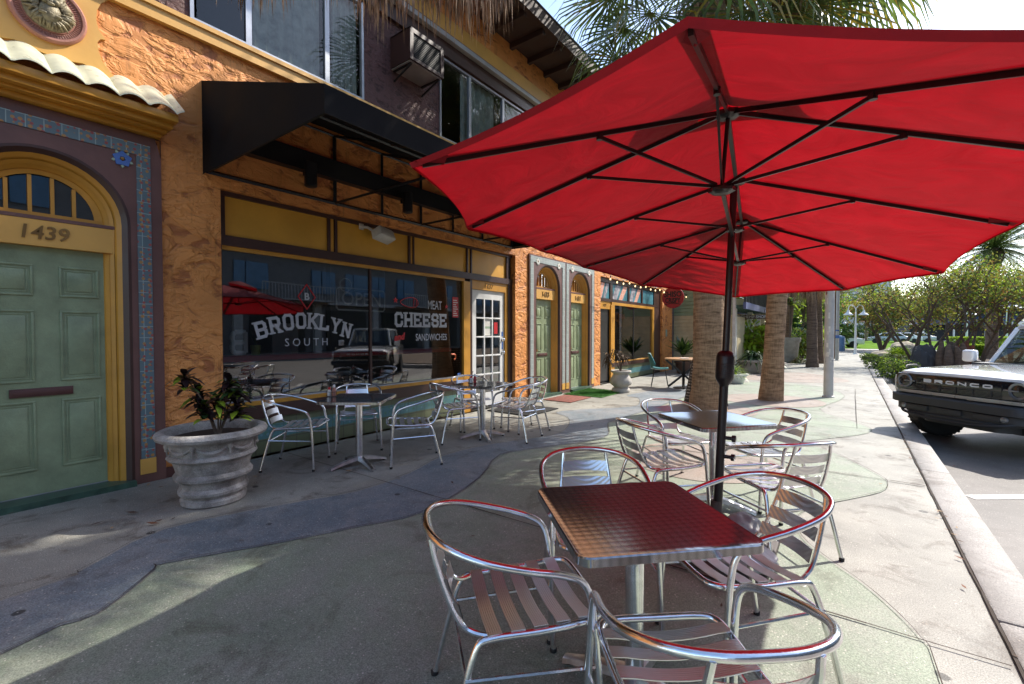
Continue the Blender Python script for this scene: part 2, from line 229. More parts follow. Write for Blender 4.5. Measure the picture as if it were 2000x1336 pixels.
# ---------------------------------------------------------------- mesh tools
def wloc(o):
    v = Vector((0, 0, 0))
    while o: v += o.location; o = o.parent
    return v
class MB:
    def __init__(s): s.v = []; s.f = []; s.m = []; s.sm = []; s.cur = 0; s.mats = []
    def use(s, m):
        if m not in s.mats: s.mats.append(m)
        s.cur = s.mats.index(m); return s
    def face(s, idx, sm=False): s.f.append(idx); s.m.append(s.cur); s.sm.append(sm)
    def add(s, vs, fs, sm=False):
        b = len(s.v); s.v += [tuple(v) for v in vs]
        for f in fs: s.face([b+i for i in f], sm)
        return s
    def box(s, x0, x1, y0, y1, z0, z1, T=None):
        vs = [(x, y, z) for z in (z0, z1) for y in (y0, y1) for x in (x0, x1)]
        if T: vs = [T @ Vector(v) for v in vs]
        return s.add(vs, [(0, 2, 3, 1), (4, 5, 7, 6), (0, 1, 5, 4), (2, 6, 7, 3), (0, 4, 6, 2), (1, 3, 7, 5)])
    def bbox(s, x0, x1, y0, y1, z0, z1, r=.01, T=None, seg=2):
        bm = bmesh.new(); bmesh.ops.create_cube(bm, size=1)
        for v in bm.verts: v.co = Vector(((x0+x1)/2+v.co.x*(x1-x0), (y0+y1)/2+v.co.y*(y1-y0), (z0+z1)/2+v.co.z*(z1-z0)))
        bmesh.ops.bevel(bm, geom=list(bm.edges), offset=r, segments=seg, affect='EDGES', profile=.5)
        return s.bm(bm, T, True)
    def bm(s, bm, T=None, sm=False):
        bm.verts.index_update(); vs = [(T @ v.co if T else v.co.copy()) for v in bm.verts]; fs = [[v.index for v in f.verts] for f in bm.faces]; bm.free()
        return s.add(vs, fs, sm)
    def quad(s, a, b, c, d): return s.add([a, b, c, d], [(0, 1, 2, 3)])
    def prism(s, pts, ax, a, b, T=None, cap=True, bev=0):
        """polygon pts (2-D) extruded along axis ax (0,1,2) from a to b"""
        n = len(pts)
        def P(p, h): return [(h, p[0], p[1]), (p[0], h, p[1]), (p[0], p[1], h)][ax]
        vs = [P(p, a) for p in pts]+[P(p, b) for p in pts]
        fs = [(i, (i+1) % n, n+(i+1) % n, n+i) for i in range(n)]
        if cap: fs += [tuple(range(n))[::-1], tuple(range(n, 2*n))]
        if bev:
            bm = bmesh.new(); V = [bm.verts.new(v) for v in vs]
            for f in fs: bm.faces.new([V[i] for i in f])
            bmesh.ops.recalc_face_normals(bm, faces=bm.faces); bmesh.ops.bevel(bm, geom=list(bm.edges), offset=bev, segments=2, affect='EDGES', profile=.5)
            return s.bm(bm, T, True)
        if T: vs = [T @ Vector(v) for v in vs]
        return s.add(vs, fs)
    def tube(s, pts, r, n=10, smooth=0, closed=False, cap=True):
        pts = [Vector(p) for p in pts]
        rr = r if isinstance(r, (list, tuple)) else [r]*len(pts)
        if smooth:
            q = []; q2 = []; N = len(pts); rng = range(N if closed else N-1)
            for i in rng:
                g = lambda k: pts[k % N] if closed else pts[min(max(k, 0), N-1)]
                p0, p1, p2, p3 = g(i-1), g(i), g(i+1), g(i+2)
                for k in range(smooth):
                    t = k/smooth; q.append(.5*((2*p1)+(p2-p0)*t+(2*p0-5*p1+4*p2-p3)*t*t+(3*p1-p0-3*p2+p3)*t**3)); q2.append(rr[i]*(1-t)+rr[(i+1) % N]*t)
            if not closed: q.append(pts[-1]); q2.append(rr[-1])
            pts, rr = q, q2
        N = len(pts); base = len(s.v); up = None
        for i, p in enumerate(pts):
            d = (pts[(i+1) % N]-pts[i-1]) if closed else (pts[min(i+1, N-1)]-pts[max(i-1, 0)])
            if d.length < 1e-9: d = Vector((0, 0, 1))
            d.normalize()
            if up is None: up = Vector((0, 0, 1)) if abs(d.z) < .9 else Vector((1, 0, 0))
            u = d.cross(up); 
            if u.length < 1e-6: u = d.orthogonal()
            u.normalize(); up = u.cross(d).normalized()
            for k in range(n):
                a = 2*pi*k/n; s.v.append(tuple(p+(u*cos(a)+up*sin(a))*rr[i]))
        for i in range(N if closed else N-1):
            for k in range(n): s.face([base+i*n+k, base+i*n+(k+1) % n, base+((i+1) % N)*n+(k+1) % n, base+((i+1) % N)*n+k], True)
        if cap and not closed: s.face([base+k for k in range(n)][::-1]); s.face([base+(N-1)*n+k for k in range(n)])
        return s
    def lathe(s, prof, c=(0, 0, 0), n=28, wob=None, T=None, sm=True):
        base = len(s.v); c = Vector(c)
        for r, z in prof:
            for k in range(n):
                a = 2*pi*k/n; q = r*(1+(wob(a, z) if wob else 0)); v = c+Vector((q*cos(a), q*sin(a), z)); s.v.append(tuple(T @ v if T else v))
        for i in range(len(prof)-1):
            for k in range(n): s.face([base+i*n+k, base+i*n+(k+1) % n, base+(i+1)*n+(k+1) % n, base+(i+1)*n+k], sm)
        if prof[0][0] > .001: s.face([base+k for k in range(n)][::-1])
        if prof[-1][0] > .001: s.face([base+(len(prof)-1)*n+k for k in range(n)])
        return s
    def build(s, name, m=None, parent=None, label=None, cat=None, group=None, kind=None, local=False):
        me = bpy.data.meshes.new(name); off = Vector((0, 0, 0)) if (local or not parent) else wloc(parent)
        me.from_pydata([(v[0]-off.x, v[1]-off.y, v[2]-off.z) for v in s.v], [], s.f)
        ms = [m] if m else s.mats
        for x in ms: me.materials.append(x)
        if not m and len(ms) > 1: me.polygons.foreach_set('material_index', s.m)
        me.polygons.foreach_set('use_smooth', s.sm); me.update()
        if s.v: 
            try: me.set_sharp_from_angle(angle=radians(40))
            except Exception: pass
        o = bpy.data.objects.new(name, me); COL.objects.link(o); o.parent = parent
        return tag(o, label, cat, group, kind)
def tag(o, label=None, cat=None, group=None, kind=None):
    if label: o['label'] = label
    if cat: o['category'] = cat
    if group: o['group'] = group
    if kind: o['kind'] = kind
    return o
def thing(name, label, cat, loc=(0, 0, 0), rz=0, group=None):
    o = bpy.data.objects.new(name, None); COL.objects.link(o); o.location = loc; o.rotation_euler = (0, 0, rz); o.empty_display_size = .2
    return tag(o, label, cat, group)
def dup(root, loc, rz, label, scale=None):
    def cp(o, par):
        c = o.copy(); COL.objects.link(c); c.parent = par
        for ch in o.children: cp(ch, c)
        return c
    r = cp(root, None); r.location = loc; r.rotation_euler = (0, 0, rz); r['label'] = label
    if scale: r.scale = (scale,)*3
    return r
def struct(mb, name, m): return mb.build(name, m, kind='structure')
def textob(name, s, size, loc, rot, m, parent, ext=.003, align='CENTER', sx=1, bold=0, shear=0):
    cu = bpy.data.curves.new(name, 'FONT'); cu.body = s; cu.size = size; cu.extrude = ext; cu.align_x = align; cu.align_y = 'CENTER'; cu.offset = bold; cu.shear = shear
    cu.resolution_u = 3; tmp = bpy.data.objects.new(name, cu); COL.objects.link(tmp)
    bpy.context.view_layer.update()
    me = bpy.data.meshes.new_from_object(tmp.evaluated_get(bpy.context.evaluated_depsgraph_get())); bpy.data.objects.remove(tmp)
    me.materials.clear(); me.materials.append(m); o = bpy.data.objects.new(name, me); COL.objects.link(o); o.parent = parent
    o.location = Vector(loc)-(wloc(parent) if parent else Vector((0, 0, 0))); o.rotation_euler = rot; o.scale = (sx, 1, 1); return o
RW = (radians(90), 0, radians(90))   # lettering on a wall that faces the street (+x)
GL = dict(c=[[(1, 1), (.2, 1), (0, .8), (0, .2), (.2, 0), (1, 0)]], B=[[(0, 0), (0, 1), (.8, 1), (1, .86), (1, .62), (.85, .5), (0, .5)], [(.85, .5), (1, .38), (1, .14), (.8, 0), (0, 0)]],
 R=[[(0, 0), (0, 1), (.8, 1), (1, .86), (1, .6), (.85, .46), (0, .46)], [(.5, .46), (1, 0)]], O=[[(.22, 0), (0, .16), (0, .84), (.22, 1), (.78, 1), (1, .84), (1, .16), (.78, 0), (.22, 0)]],
 N=[[(0, 0), (0, 1)], [(0, 1), (1, 0)], [(1, 0), (1, 1)]], C=[[(1, .7), (1, .84), (.78, 1), (.22, 1), (0, .84), (0, .16), (.22, 0), (.78, 0), (1, .16), (1, .3)]],
 K=[[(0, 0), (0, 1)], [(1, 1), (.05, .42)], [(.35, .6), (1, 0)]], L=[[(0, 1), (0, 0), (1, 0), (1, .22)]], Y=[[(0, 1), (.5, .48), (1, 1)], [(.5, .48), (.5, 0)]],
 H=[[(0, 0), (0, 1)], [(1, 0), (1, 1)], [(0, .5), (1, .5)]], E=[[(1, .8), (1, 1), (0, 1), (0, 0), (1, 0), (1, .2)], [(0, .5), (.7, .5)]],
 S=[[(1, .74), (1, .86), (.8, 1), (.2, 1), (0, .86), (0, .62), (.2, .52), (.8, .48), (1, .38), (1, .14), (.8, 0), (.2, 0), (0, .14), (0, .26)]])
SER = dict(B=[(0, 0), (0, 1)], R=[(0, 0), (0, 1), (1, 0)], N=[(0, 0), (0, 1), (1, 1)], K=[(0, 0), (0, 1), (1, 1), (1, 0)], L=[(0, 1), (0, 0)], Y=[(0, 1), (1, 1), (.5, 0)], H=[(0, 0), (0, 1), (1, 0), (1, 1)], E=[(0, 0), (0, 1)])
def glyph(mb, ch, T, W, Hh, t, ser=True, th=t if False else .001):
    k = 0
    def stroke(p, q, tt):
        nonlocal k
        a = Vector((t/2+p[0]*(W-t), t/2+p[1]*(Hh-t), 0)); b = Vector((t/2+q[0]*(W-t), t/2+q[1]*(Hh-t), 0)); d = (b-a).normalized(); e = d*tt*.42; n = Vector((-d.y, d.x, 0))*tt/2
        z = Vector((0, 0, .0006+.0002*k)); k += 1
        vs = [a-e+n+z, a-e-n+z, b+e-n+z, b+e+n+z]; mb.add([T @ v for v in vs], [(0, 1, 2, 3)])
    for pl in GL[ch]:
        for p, q in zip(pl, pl[1:]): stroke(p, q, t)
    if ser:
        for (x, y) in SER.get(ch, []):
            cx = t/2+x*(W-t); cy = t*.25 if y == 0 else Hh-t*.25; z = .0006+.0002*k; k += 1
            mb.add([T @ Vector(v) for v in ((cx-t, cy-t*.27, z), (cx+t, cy-t*.27, z), (cx+t, cy+t*.27, z), (cx-t, cy+t*.27, z))], [(0, 1, 2, 3)])
TW = Matrix(((0, 0, 1, 0), (1, 0, 0, 0), (0, 1, 0, 0), (0, 0, 0, 1)))  # local x->+y, y->+z, z->+x
# ================================================================ GROUND
XW = -5.33
def sheet(name, pts, z, m, kind='structure', label=None):
    mb = MB(); n = len(pts); mb.add([(x, y, z) for x, y in pts], [tuple(range(n))])
    me = mb.build(name, m, kind=kind); return me
def smoothpoly(pts, k=4):
    N = len(pts); q = []
    for i in range(N):
        p0, p1, p2, p3 = [Vector(pts[j % N]) for j in (i-1, i, i+1, i+2)]
        for s in range(k):
            t = s/k; q.append(tuple(.5*((2*p1)+(p2-p0)*t+(2*p0-5*p1+4*p2-p3)*t*t+(3*p1-p0-3*p2+p3)*t**3)))
    return q
g = MB(); g.add([(-900, -900, -.2), (900, -900, -.2), (900, 900, -.2), (-900, 900, -.2)], [(0, 1, 2, 3)]); struct(g, 'ground', mat('earth', (.16, .14, .11), .95, vs=.2, fine=.2))
g = MB(); g.box(-9, .585, -9, 38, -.19, 0); struct(g, 'pavement', M['tan'])
g = MB()
for i in range(16):
    y0 = -9+i*3.05; g.bbox(.60, .83, y0+.004, y0+3.046, -.19, .004, .02)
struct(g, 'kerb', M['curb'])
g = MB(); g.add([(.83, -30, -.15), (60, -30, -.15), (60, 60, -.15), (.83, 60, -.15)], [(0, 1, 2, 3)]); struct(g, 'road', M['asphalt'])
BLUE = [(-3.25,-3.2),(-3.57,.29),(-3.63,.60),(-3.93,1.11),(-3.70,1.88),(-3.49,2.41),(-3.52,3.02),(-3.71,3.70),(-3.61,4.43),(-3.34,5.08),(-3.25,5.53),(-3.42,6.07),(-3.75,6.59),(-4.13,6.85),(-3.96,7.37),(-3.50,7.92),(-3.27,8.38),(-3.40,8.92),(-3.65,9.44),(-3.98,9.69),(-3.75,11.22),(-3.58,12.57),(-2.9,12.4),(-2.86,10.22),(-2.91,8.15),(-3.00,6.77),(-2.95,6.42),(-2.65,5.78),(-2.70,5.31),(-3.00,4.66),(-3.21,4.08),(-2.86,3.32),(-2.67,2.45),(-2.85,1.96),(-3.05,1.51),(-3.35,.94),(-3.30,.88),(-3.02,.57),(-2.98,.24),(-2.2,-1.2),(-2.0,-3.2)]
GREEN = [(-1.9,-3.2),(-2.1,-1.2),(-2.965,.24),(-3.005,.57),(-3.29,.88),(-3.335,.94),(-3.04,1.51),(-2.84,1.96),(-2.66,2.45),(-2.85,3.32),(-3.2,4.08),(-2.99,4.66),(-2.69,5.31),(-2.64,5.78),(-2.94,6.42),(-2.99,6.77),(-2.9,8.15),(-2.85,10.22),(-2.8,12.6),(-2.67,13.40),(-1.84,14.64),(-.62,14.20),(-.07,12.29),(-.43,9.99),(.02,9.01),(.26,8.43),(.19,7.97),(-.20,7.34),(-.51,6.86),(-.33,6.74),(-.08,6.40),(.25,5.73),(.30,5.45),(.24,5.15),(-.02,4.71),(-.18,4.46),(-.30,4.09),(-.25,3.69),(-.10,3.43),(.07,3.21),(.20,2.98),(.28,2.78),(.31,2.57),(.31,1.2),(.1,-3.2)]
sheet('pavement', smoothpoly(BLUE, 3), .0035, M['blue']); sheet('pavement', smoothpoly(GREEN, 3), .0045, M['green'])
for cx, cy, r in ((-1.3, 10.75, .95), (-2.05, 8.75, .8), (-1.3, 5.25, .78)):
    sheet('pavement', [(cx+r*cos(a*pi/20), cy+r*sin(a*pi/20)) for a in range(40)], .009, M['peach'])
sheet('pavement', smoothpoly([(-2.9,15.6),(-2.49,17.30),(-1.41,18.58),(-.51,17.66),(.02,16.19),(-.67,15.19),(-2.10,14.9)], 3), .0035, M['peach'])
g = MB()
def crack(pts, wd, z=.0125):
    for (a, b) in zip(pts, pts[1:]):
        a = Vector((*a, z)); b = Vector((*b, z)); d = (b-a).normalized(); n = Vector((-d.y, d.x, 0))*wd/2*R_.uniform(.6, 1.5); g.add([a-n, b-n, b+n, a+n], [(0, 1, 2, 3)])
def jag(p, q, k, j):
    return [(p[0]+(q[0]-p[0])*i/k+R_.uniform(-j, j), p[1]+(q[1]-p[1])*i/k+R_.uniform(-j, j)) for i in range(k+1)]
for y in (-.1, 2.72, 5.53, 8.3, 11.1, 14, 17, 20, 24, 28, 32): crack(jag((-5.3, y-.05), (.57, y+.05), 24, .004), .011)
crack(jag((.592, -6), (.592, 36), 160, .003), .009)
for P in (BLUE, GREEN):
    q = smoothpoly(P, 3); crack([p for p in q[:-3]], .0035, .0165)
crack(jag((-2.2, 9.4), (-.3, 9.4), 8, .004), .008); crack(jag((.1, 8.3), (.12, 14), 8, .004), .007)
struct(g, 'pavement_joints', M['joint'])
g = MB()
for a, b, wd in (((.93, 6.02), (2.6, 7.3), .12), ((2.9, 3.3), (5.2, 5.0), .12)):
    a = Vector((*a, -.146)); b = Vector((*b, -.146)); d = (b-a).normalized(); n = Vector((-d.y, d.x, 0))*wd/2; g.add([a-n, b-n, b+n, a+n], [(0, 1, 2, 3)])
struct(g, 'road_marking', M['line'])
# planted island, cross street and lawn beyond
isl = [(.88, 29), (1.12, 17.5), (1.5, 15), (2.4, 13.6), (5, 13.2), (11, 14), (13, 30), (6, 33), (1.5, 31)]
g = MB(); g.prism(isl, 2, -.19, .0); struct(g, 'planting_bed_kerb', M['curb'])
g = MB(); c0 = Vector((5, 22)); g.prism([tuple(c0+(Vector(p)-c0)*.965) for p in isl], 2, -.1, .04); struct(g, 'planting_bed', mat('mulch', (.16, .105, .065), .95, var=.4, vs=5, bump=1, bs=40, fine=.3))
sheet('pavement', [(-30, 38), (40, 38), (40, 41.5), (-30, 41.5)], -.10, M['curb']); sheet('road', [(-60, 41.5), (60, 41.5), (60, 47), (-60, 47)], -.11, M['asphalt'])
sheet('pavement', [(-60, 47), (90, 47), (90, 50), (-60, 50)], -.07, M['curb']); sheet('lawn', [(-14, 50), (70, 50), (90, 96), (-14, 96)], -.06, M['grass'])
sheet('road', [(-60, 98), (120, 98), (120, 125), (-60, 125)], -.05, mat('pale_road', (.42, .38, .35), .9))
# ================================================================ ARCADE BUILDING
B = thing('shop_building', 'two-storey orange stucco shop building with ochre trim, arched green doors and brown upper wall', 'building', (XW, 0, 0))
def wallgrid(x, ys, zs, holes, depth, y0, y1, z0, z1):
    mb = MB(); ys = sorted(set([y0, y1]+[h[0] for h in holes]+[h[1] for h in holes])); zs = sorted(set([z0, z1]+[h[2] for h in holes]+[h[3] for h in holes]))
    for a, b in zip(ys, ys[1:]):
        for c, d in zip(zs, zs[1:]):
            if any(h[0] <= a and b <= h[1] and h[2] <= c and d <= h[3] for h in holes): continue
            mb.quad((x, a, c), (x, b, c), (x, b, d), (x, a, d))
    for h in holes:
        a, b, c, d = h; X = x-depth
        mb.quad((x, a, c), (x, a, d), (X, a, d), (X, a, c)); mb.quad((x, b, c), (X, b, c), (X, b, d), (x, b, d)); mb.quad((x, a, d), (x, b, d), (X, b, d), (X, a, d)); mb.quad((x, a, c), (X, a, c), (X, b, c), (x, b, c))
    return mb
holes = [(-.1, 1.50, .0, 3.22), (2.04, 7.29, 0, 2.93), (7.75, 10.70, 0, 3.02), (11.12, 16.1, 0, 2.9)]
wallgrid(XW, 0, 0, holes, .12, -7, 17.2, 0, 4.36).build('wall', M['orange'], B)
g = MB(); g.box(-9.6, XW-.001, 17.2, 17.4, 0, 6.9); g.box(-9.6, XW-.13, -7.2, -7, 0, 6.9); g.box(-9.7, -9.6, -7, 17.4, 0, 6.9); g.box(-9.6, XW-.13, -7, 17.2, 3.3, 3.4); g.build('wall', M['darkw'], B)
g = MB(); g.box(XW+.002, XW+.055, -7, 17.25, 4.36, 4.50); g.box(XW+.002, XW+.075, -7, 17.25, 4.47, 4.515); g.build('ledge', M['ochre_l'], B)
uh = [(1.80, 3.84, 4.56, 5.88), (5.27, 8.9, 4.56, 5.88), (10.3, 14, 4.56, 5.88)]
wallgrid(XW-.05, 0, 0, uh, .1, -7, 17.2, 4.5, 6.1).build('wall', M['auber_st'], B)
g = MB(); g.box(XW-.06, XW+.01, -7, 17.2, 5.9, 6.13); g.build('lintel', M['brown'], B)
g = MB(); g.bbox(XW+.0, XW+.10, -7, 17.2, 6.12, 6.20, .01); g.build('gutter', M['gut'], B)
g = MB(); g.box(XW-.06, XW+.03, -7, 17.2, 6.20, 6.27); g.build('trim', mat('rust_trim', (.20, .09, .05), .6), B)
g = MB(); g.box(XW-.05, XW+.02, -7, 17.2, 6.27, 6.52); g.build('frieze', M['ochre_l'], B)
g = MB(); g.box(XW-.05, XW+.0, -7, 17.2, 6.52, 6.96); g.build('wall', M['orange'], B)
g = MB(); g.box(XW-3, -4.5, -7.5, 17.8, 6.96, 7.04); g.box(-4.56, -4.48, -7.5, 17.8, 6.93, 7.2)
for i in range(42): g.box(XW, -4.57, -7.3+i*.6, -7.22+i*.6, 6.86, 6.958)
g.add([(-4.46, -7.6, 7.2), (-4.46, 17.9, 7.2), (-9, 17.9, 9.2), (-9, -7.6, 9.2)], [(0, 1, 2, 3)]); g.build('roof', M['soffit'], B)
# upper windows
def slider(y0, y1, z0, z1, mull, pane_lab=None):
    X = XW-.05
    f = MB(); w = .035
    f.box(X-.03, X+.02, y0, y1, z0, z0+w); f.box(X-.03, X+.02, y0, y1, z1-w, z1)
    f.box(X-.03, X+.02, y0, y0+w, z0+w, z1-w); f.box(X-.03, X+.02, y1-w, y1, z0+w, z1-w)
    f.box(X-.05, X+.035, y0-.03, y1+.03, z0-.035, z0-.001)
    for m in mull: f.box(X-.028, X+.018, m-.03, m+.03, z0+w, z1-w)
    wn = f.build('window', M['alu'], B)
    p = MB(); e = [y0+w]+list(mull)+[y1-w]
    for a, b in zip(e, e[1:]): p.quad((X-.008, a+.031, z0+w), (X-.008, b-.031, z0+w), (X-.008, b-.031, z1-w), (X-.008, a+.031, z1-w))
    p.build('pane', M['glassu'], wn)
    c = MB()
    for a, b in ([(y0+.62, y0+1.45), (y1-.42, y1-.05)] if y1-y0 < 3 else [(y0+.6, y0+1.5), (y1-1.2, y1-.62), (y1-.45, y1-.05), (y0+1.9, y0+2.3)]):
        n = 40; vs = []
        for i in range(n+1):
            y = a+(b-a)*i/n; x = X-.10+.02*sin(i*.95)+.012*sin(i*.37)
            vs += [(x, y, z0-.1), (x, y, z1+.05)]
        c.add(vs, [(2*i, 2*i+2, 2*i+3, 2*i+1) for i in range(n)], True)
    c.build('curtain', M['curt'], wn)
slider(1.80, 3.84, 4.56, 5.88, (2.36, 3.30)); slider(5.27, 8.9, 4.56, 5.88, (6.0, 6.95, 8.0)); slider(10.3, 14, 4.56, 5.88, (11.5, 12.6))
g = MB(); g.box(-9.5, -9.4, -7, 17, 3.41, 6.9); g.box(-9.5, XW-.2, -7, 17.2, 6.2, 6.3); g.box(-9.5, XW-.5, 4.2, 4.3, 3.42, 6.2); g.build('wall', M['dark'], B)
# ---------------------------------------------------------------- arched entrances
def arch_path(yc, r, zs, z0, n=22):
    return [(yc-r, z0), (yc-r, zs)]+[(yc-r*cos(pi*i/n), zs+r*sin(pi*i/n)) for i in range(1, n)]+[(yc+r, zs), (yc+r, z0)]
def ring(mb, pa, pb, xa, xb):
    n = len(pa); mb.add([(xa, *p) for p in pa]+[(xb, *p) for p in pb], [(i, n+i, n+i+1, i+1) for i in range(n-1)])
def rect_for(path, yc, hw, z0, z1):
    out = []
    for (y, z) in path:
        dy = y-yc
        if z <= path[1][1]+1e-6: out.append((yc+(hw if dy > 0 else -hw), z)); continue
        zc = path[1][1]; t = min(hw/abs(dy) if abs(dy) > 1e-6 else 1e9, (z1-zc)/(z-zc)); out.append((yc+dy*t, zc+(z-zc)*t))
    return out
def entrance(yc, hw, zt, no, tile, tcol, r=.53, zs=2.38, glow=None, label=None):
    """painted panel with an arched reveal, ochre frame, fanlight and six-panel door"""
    X = XW+.03; z0 = .03
    g = MB(); pa = arch_path(yc, r, zs, 0.0); pr = rect_for(pa, yc, hw, 0, zt); ring(g, pa, pr, X, X)
    # corners of the rectangle that the radial mapping clips
    za = zs; g.add([(X, yc-hw, zt), (X, yc-hw, zt-.001), (X, yc-hw+.001, zt)], [(0, 1, 2)])
    g.quad((X, yc-hw, 0), (XW-.12, yc-hw, 0), (XW-.12, yc-hw, zt), (X, yc-hw, zt)); g.quad((X, yc+hw, 0), (X, yc+hw, zt), (XW-.12, yc+hw, zt), (XW-.12, yc+hw, 0)); g.quad((X, yc-hw, zt), (XW-.1, yc-hw, zt), (XW-.1, yc+hw, zt), (X, yc+hw, zt))
    g.build('door_surround', tcol, B)
    g = MB(); p1 = arch_path(yc, r+.0, zs, 0); p2 = arch_path(yc, r-.035, zs, 0); ring(g, p2, p1, XW-.005, X+.001); ring(g, arch_path(yc, r+.0, zs, 0), arch_path(yc, r+.022, zs, 0), X+.001, X+.0015); g.build('arch_edge', M['brown'], B)
    # ochre frame steps
    fr = MB(); rr = r-.035
    for a, b, xa in ((rr, rr-.03, -.005), (rr-.03, rr-.045, -.035), (rr-.045, rr-.075, -.05), (rr-.075, rr-.10, -.075)):
        ring(fr, arch_path(yc, b, zs, .02), arch_path(yc, a, zs, .02), XW+xa-.03, XW+xa)
    ri = rr-.10; ring(fr, arch_path(yc, ri-.02, zs, .02), arch_path(yc, ri, zs, .02), XW-.17, XW-.105)
    fo = fr.build('door_frame', M['ochre'], B)
    hd = .44 if r > .5 else .40
    g = MB(); g.box(XW-.13, XW-.055, yc-hd-.06, yc+hd+.06, 2.13, 2.345); g.build('lintel', M['ochre_l'], B)
    g = MB(); g.box(XW-.14, XW-.05, yc-hd-.05, yc+hd+.05, 2.347, 2.375); g.build('trim', M['pinkb'], B)
    rg = ri-.06
    wn = MB(); pf = arch_path(yc, ri-.001, zs, 2.376)[1:-1]; pg = [(y, max(z, zs+.03)) for y, z in arch_path(yc, rg, zs+.02, 2.4)[1:-1]]
    ring(wn, pg, pf, XW-.14, XW-.12); wn.box(XW-.15, XW-.12, yc-ri, yc+ri, 2.376, zs+.035)
    for k in (-.6, -.2, .2, .6):
        y = yc+k*rg; wn.box(XW-.15, XW-.118, y-.012, y+.012, zs+.035, zs+.01+sqrt(max(0, rg*rg-(k*rg)**2)))
    wo = wn.build('fanlight', M['ochre'], B)
    g = MB(); pg2 = arch_path(yc, rg+.01, zs, zs)[1:-1]; g.add([(XW-.145, *p) for p in pg2], [tuple(range(len(pg2)))]); g.build('pane', M['glassw'], wo)
    g = MB(); g.add([(XW-.35, yc-.5, 2.38), (XW-.35, yc+.5, 2.38), (XW-.35, yc+.5, 3), (XW-.35, yc-.5, 3)], [(0, 1, 2, 3)]); g.build('backing', M['dark'], wo)
    # door leaf with six fielded panels
    d = MB(); xd = XW-.125; D0, D1 = yc-hd+.005, yc+hd-.005; d.box(xd-.04, xd, D0, D1, .055, 2.128)
    W = D1-D0
    for (za, zb) in ((1.72, 1.98), (1.0, 1.60), (.26, .84)):
        for s in (0, 1):
            a = D0+.115*W/.85+s*(W*.475); b = a+W*.295
            for (i, wd, h) in ((0, .016, .011), (.030, .008, .004)):
                for q in ((a+i, b-i, za+i, za+i+wd), (a+i, b-i, zb-i-wd, zb-i), (a+i, a+i+wd, za+i+wd, zb-i-wd), (b-i-wd, b-i, za+i+wd, zb-i-wd)): d.bbox(xd-.002, xd+h, *q, .003)
            d.bbox(xd-.002, xd+.008, a+.048, b-.048, za+.048, zb-.048, .0035)
    dd = d.build('door', M['sage'], B)
    g = MB(); g.bbox(xd+.006, xd+.018, yc-.02-.19, yc-.02+.19, .88, .95, .003); g.bbox(xd+.018, xd+.022, yc-.19, yc+.15, .895, .935, .003); g.build('letter_slot', M['auber'], dd)
    g = MB(); g.lathe([(.0, .0), (.028, 0), (.028, .01), (.012, .02), (.012, .04), (.03, .05), (.03, .07), (.0, .075)], n=16, T=Matrix.Translation((xd, D0+.07, 1.02)) @ Matrix.Rotation(pi/2, 4, 'Y')); g.build('handle', M['gold'], dd)
    for z in (.3, 1.05, 1.85):
        g = MB(); g.bbox(xd-.002, xd+.006, D1-.012, D1+.004, z, z+.09, .002); g.tube([(xd+.006, D1, z), (xd+.006, D1, z+.09)], .006, 8); g.build('hinge', M['gold'], dd)
    g = MB(); g.box(XW-.16, X+.06, yc-r-.02, yc+r+.02, .0, .05); g.build('step', M['sage_d'], B)
    g = MB(); g.box(XW-.13, XW-.115, D0, D1, .051, .058); g.build('threshold', M['alu'], B)
    # tile border
    if tile:
        tw, ins = tile; g = MB(); a0, a1 = yc-hw+ins, yc+hw-ins
        g.box(X, X+.008, a0, a0+tw, .23, zt-ins-tw); g.box(X, X+.008, a1-tw, a1, .23, zt-ins-tw); g.box(X, X+.008, a0, a1, zt-ins-tw, zt-ins+.0); g.build('tile_border', M['tileb'] if no == '1439' else M['tilew'], B)
        g = MB(); g.box(X, X+.012, a0-.005, a0+tw+.01, .085, .228); g.build('plinth_block', M['ochre_l'], B); g = MB(); g.box(X, X+.012, a1-tw-.01, a1+.005, .085, .228); g.build('plinth_block', M['ochre_l'], B)
    textob('house_number', no, .155, (XW-.052, yc, 2.235), RW, M['gold'], B, .006, bold=.002, shear=.12)
    for s in (-1, 1):     # glazed flower in each spandrel
        cy, cz = yc+s*(.50 if r > .5 else .43), zs+(.60 if r > .5 else .52); g = MB()
        for k in range(5):
            a = pi/2+k*2*pi/5; u = Vector((cos(a), sin(a))); v = Vector((-u.y, u.x)); P = lambda r1, q: (cy+u.x*r1+v.x*q, cz+u.y*r1+v.y*q)
            g.use(M['flower_b'] if r > .5 else M['trim']).prism([P(.018, -.014), P(.045, -.032), P(.072, 0), P(.045, .032), P(.018, .014)], 0, X, X+.014)
            a += pi/5; u = Vector((cos(a), sin(a))); v = Vector((-u.y, u.x))
            g.use(M['flower_g']).prism([P(.05, 0), P(.065, -.013), P(.082, 0), P(.065, .013)], 0, X, X+.011)
        g.use(M['gold']).lathe([(.018, 0), (.014, .016), (0, .02)], n=12, T=Matrix.Translation((X, cy, cz)) @ Matrix.Rotation(pi/2, 4, 'Y')); g.build('glazed_flower', None, B)
entrance(.73, .79, 3.24, '1439', (.105, .085), M['pinkb'])
entrance(8.48, .74, 3.03, '1433', (.12, .03), M['pinkb'], r=.48)
entrance(9.96, .74, 3.03, '1431', (.12, .03), M['pinkb'], r=.48)
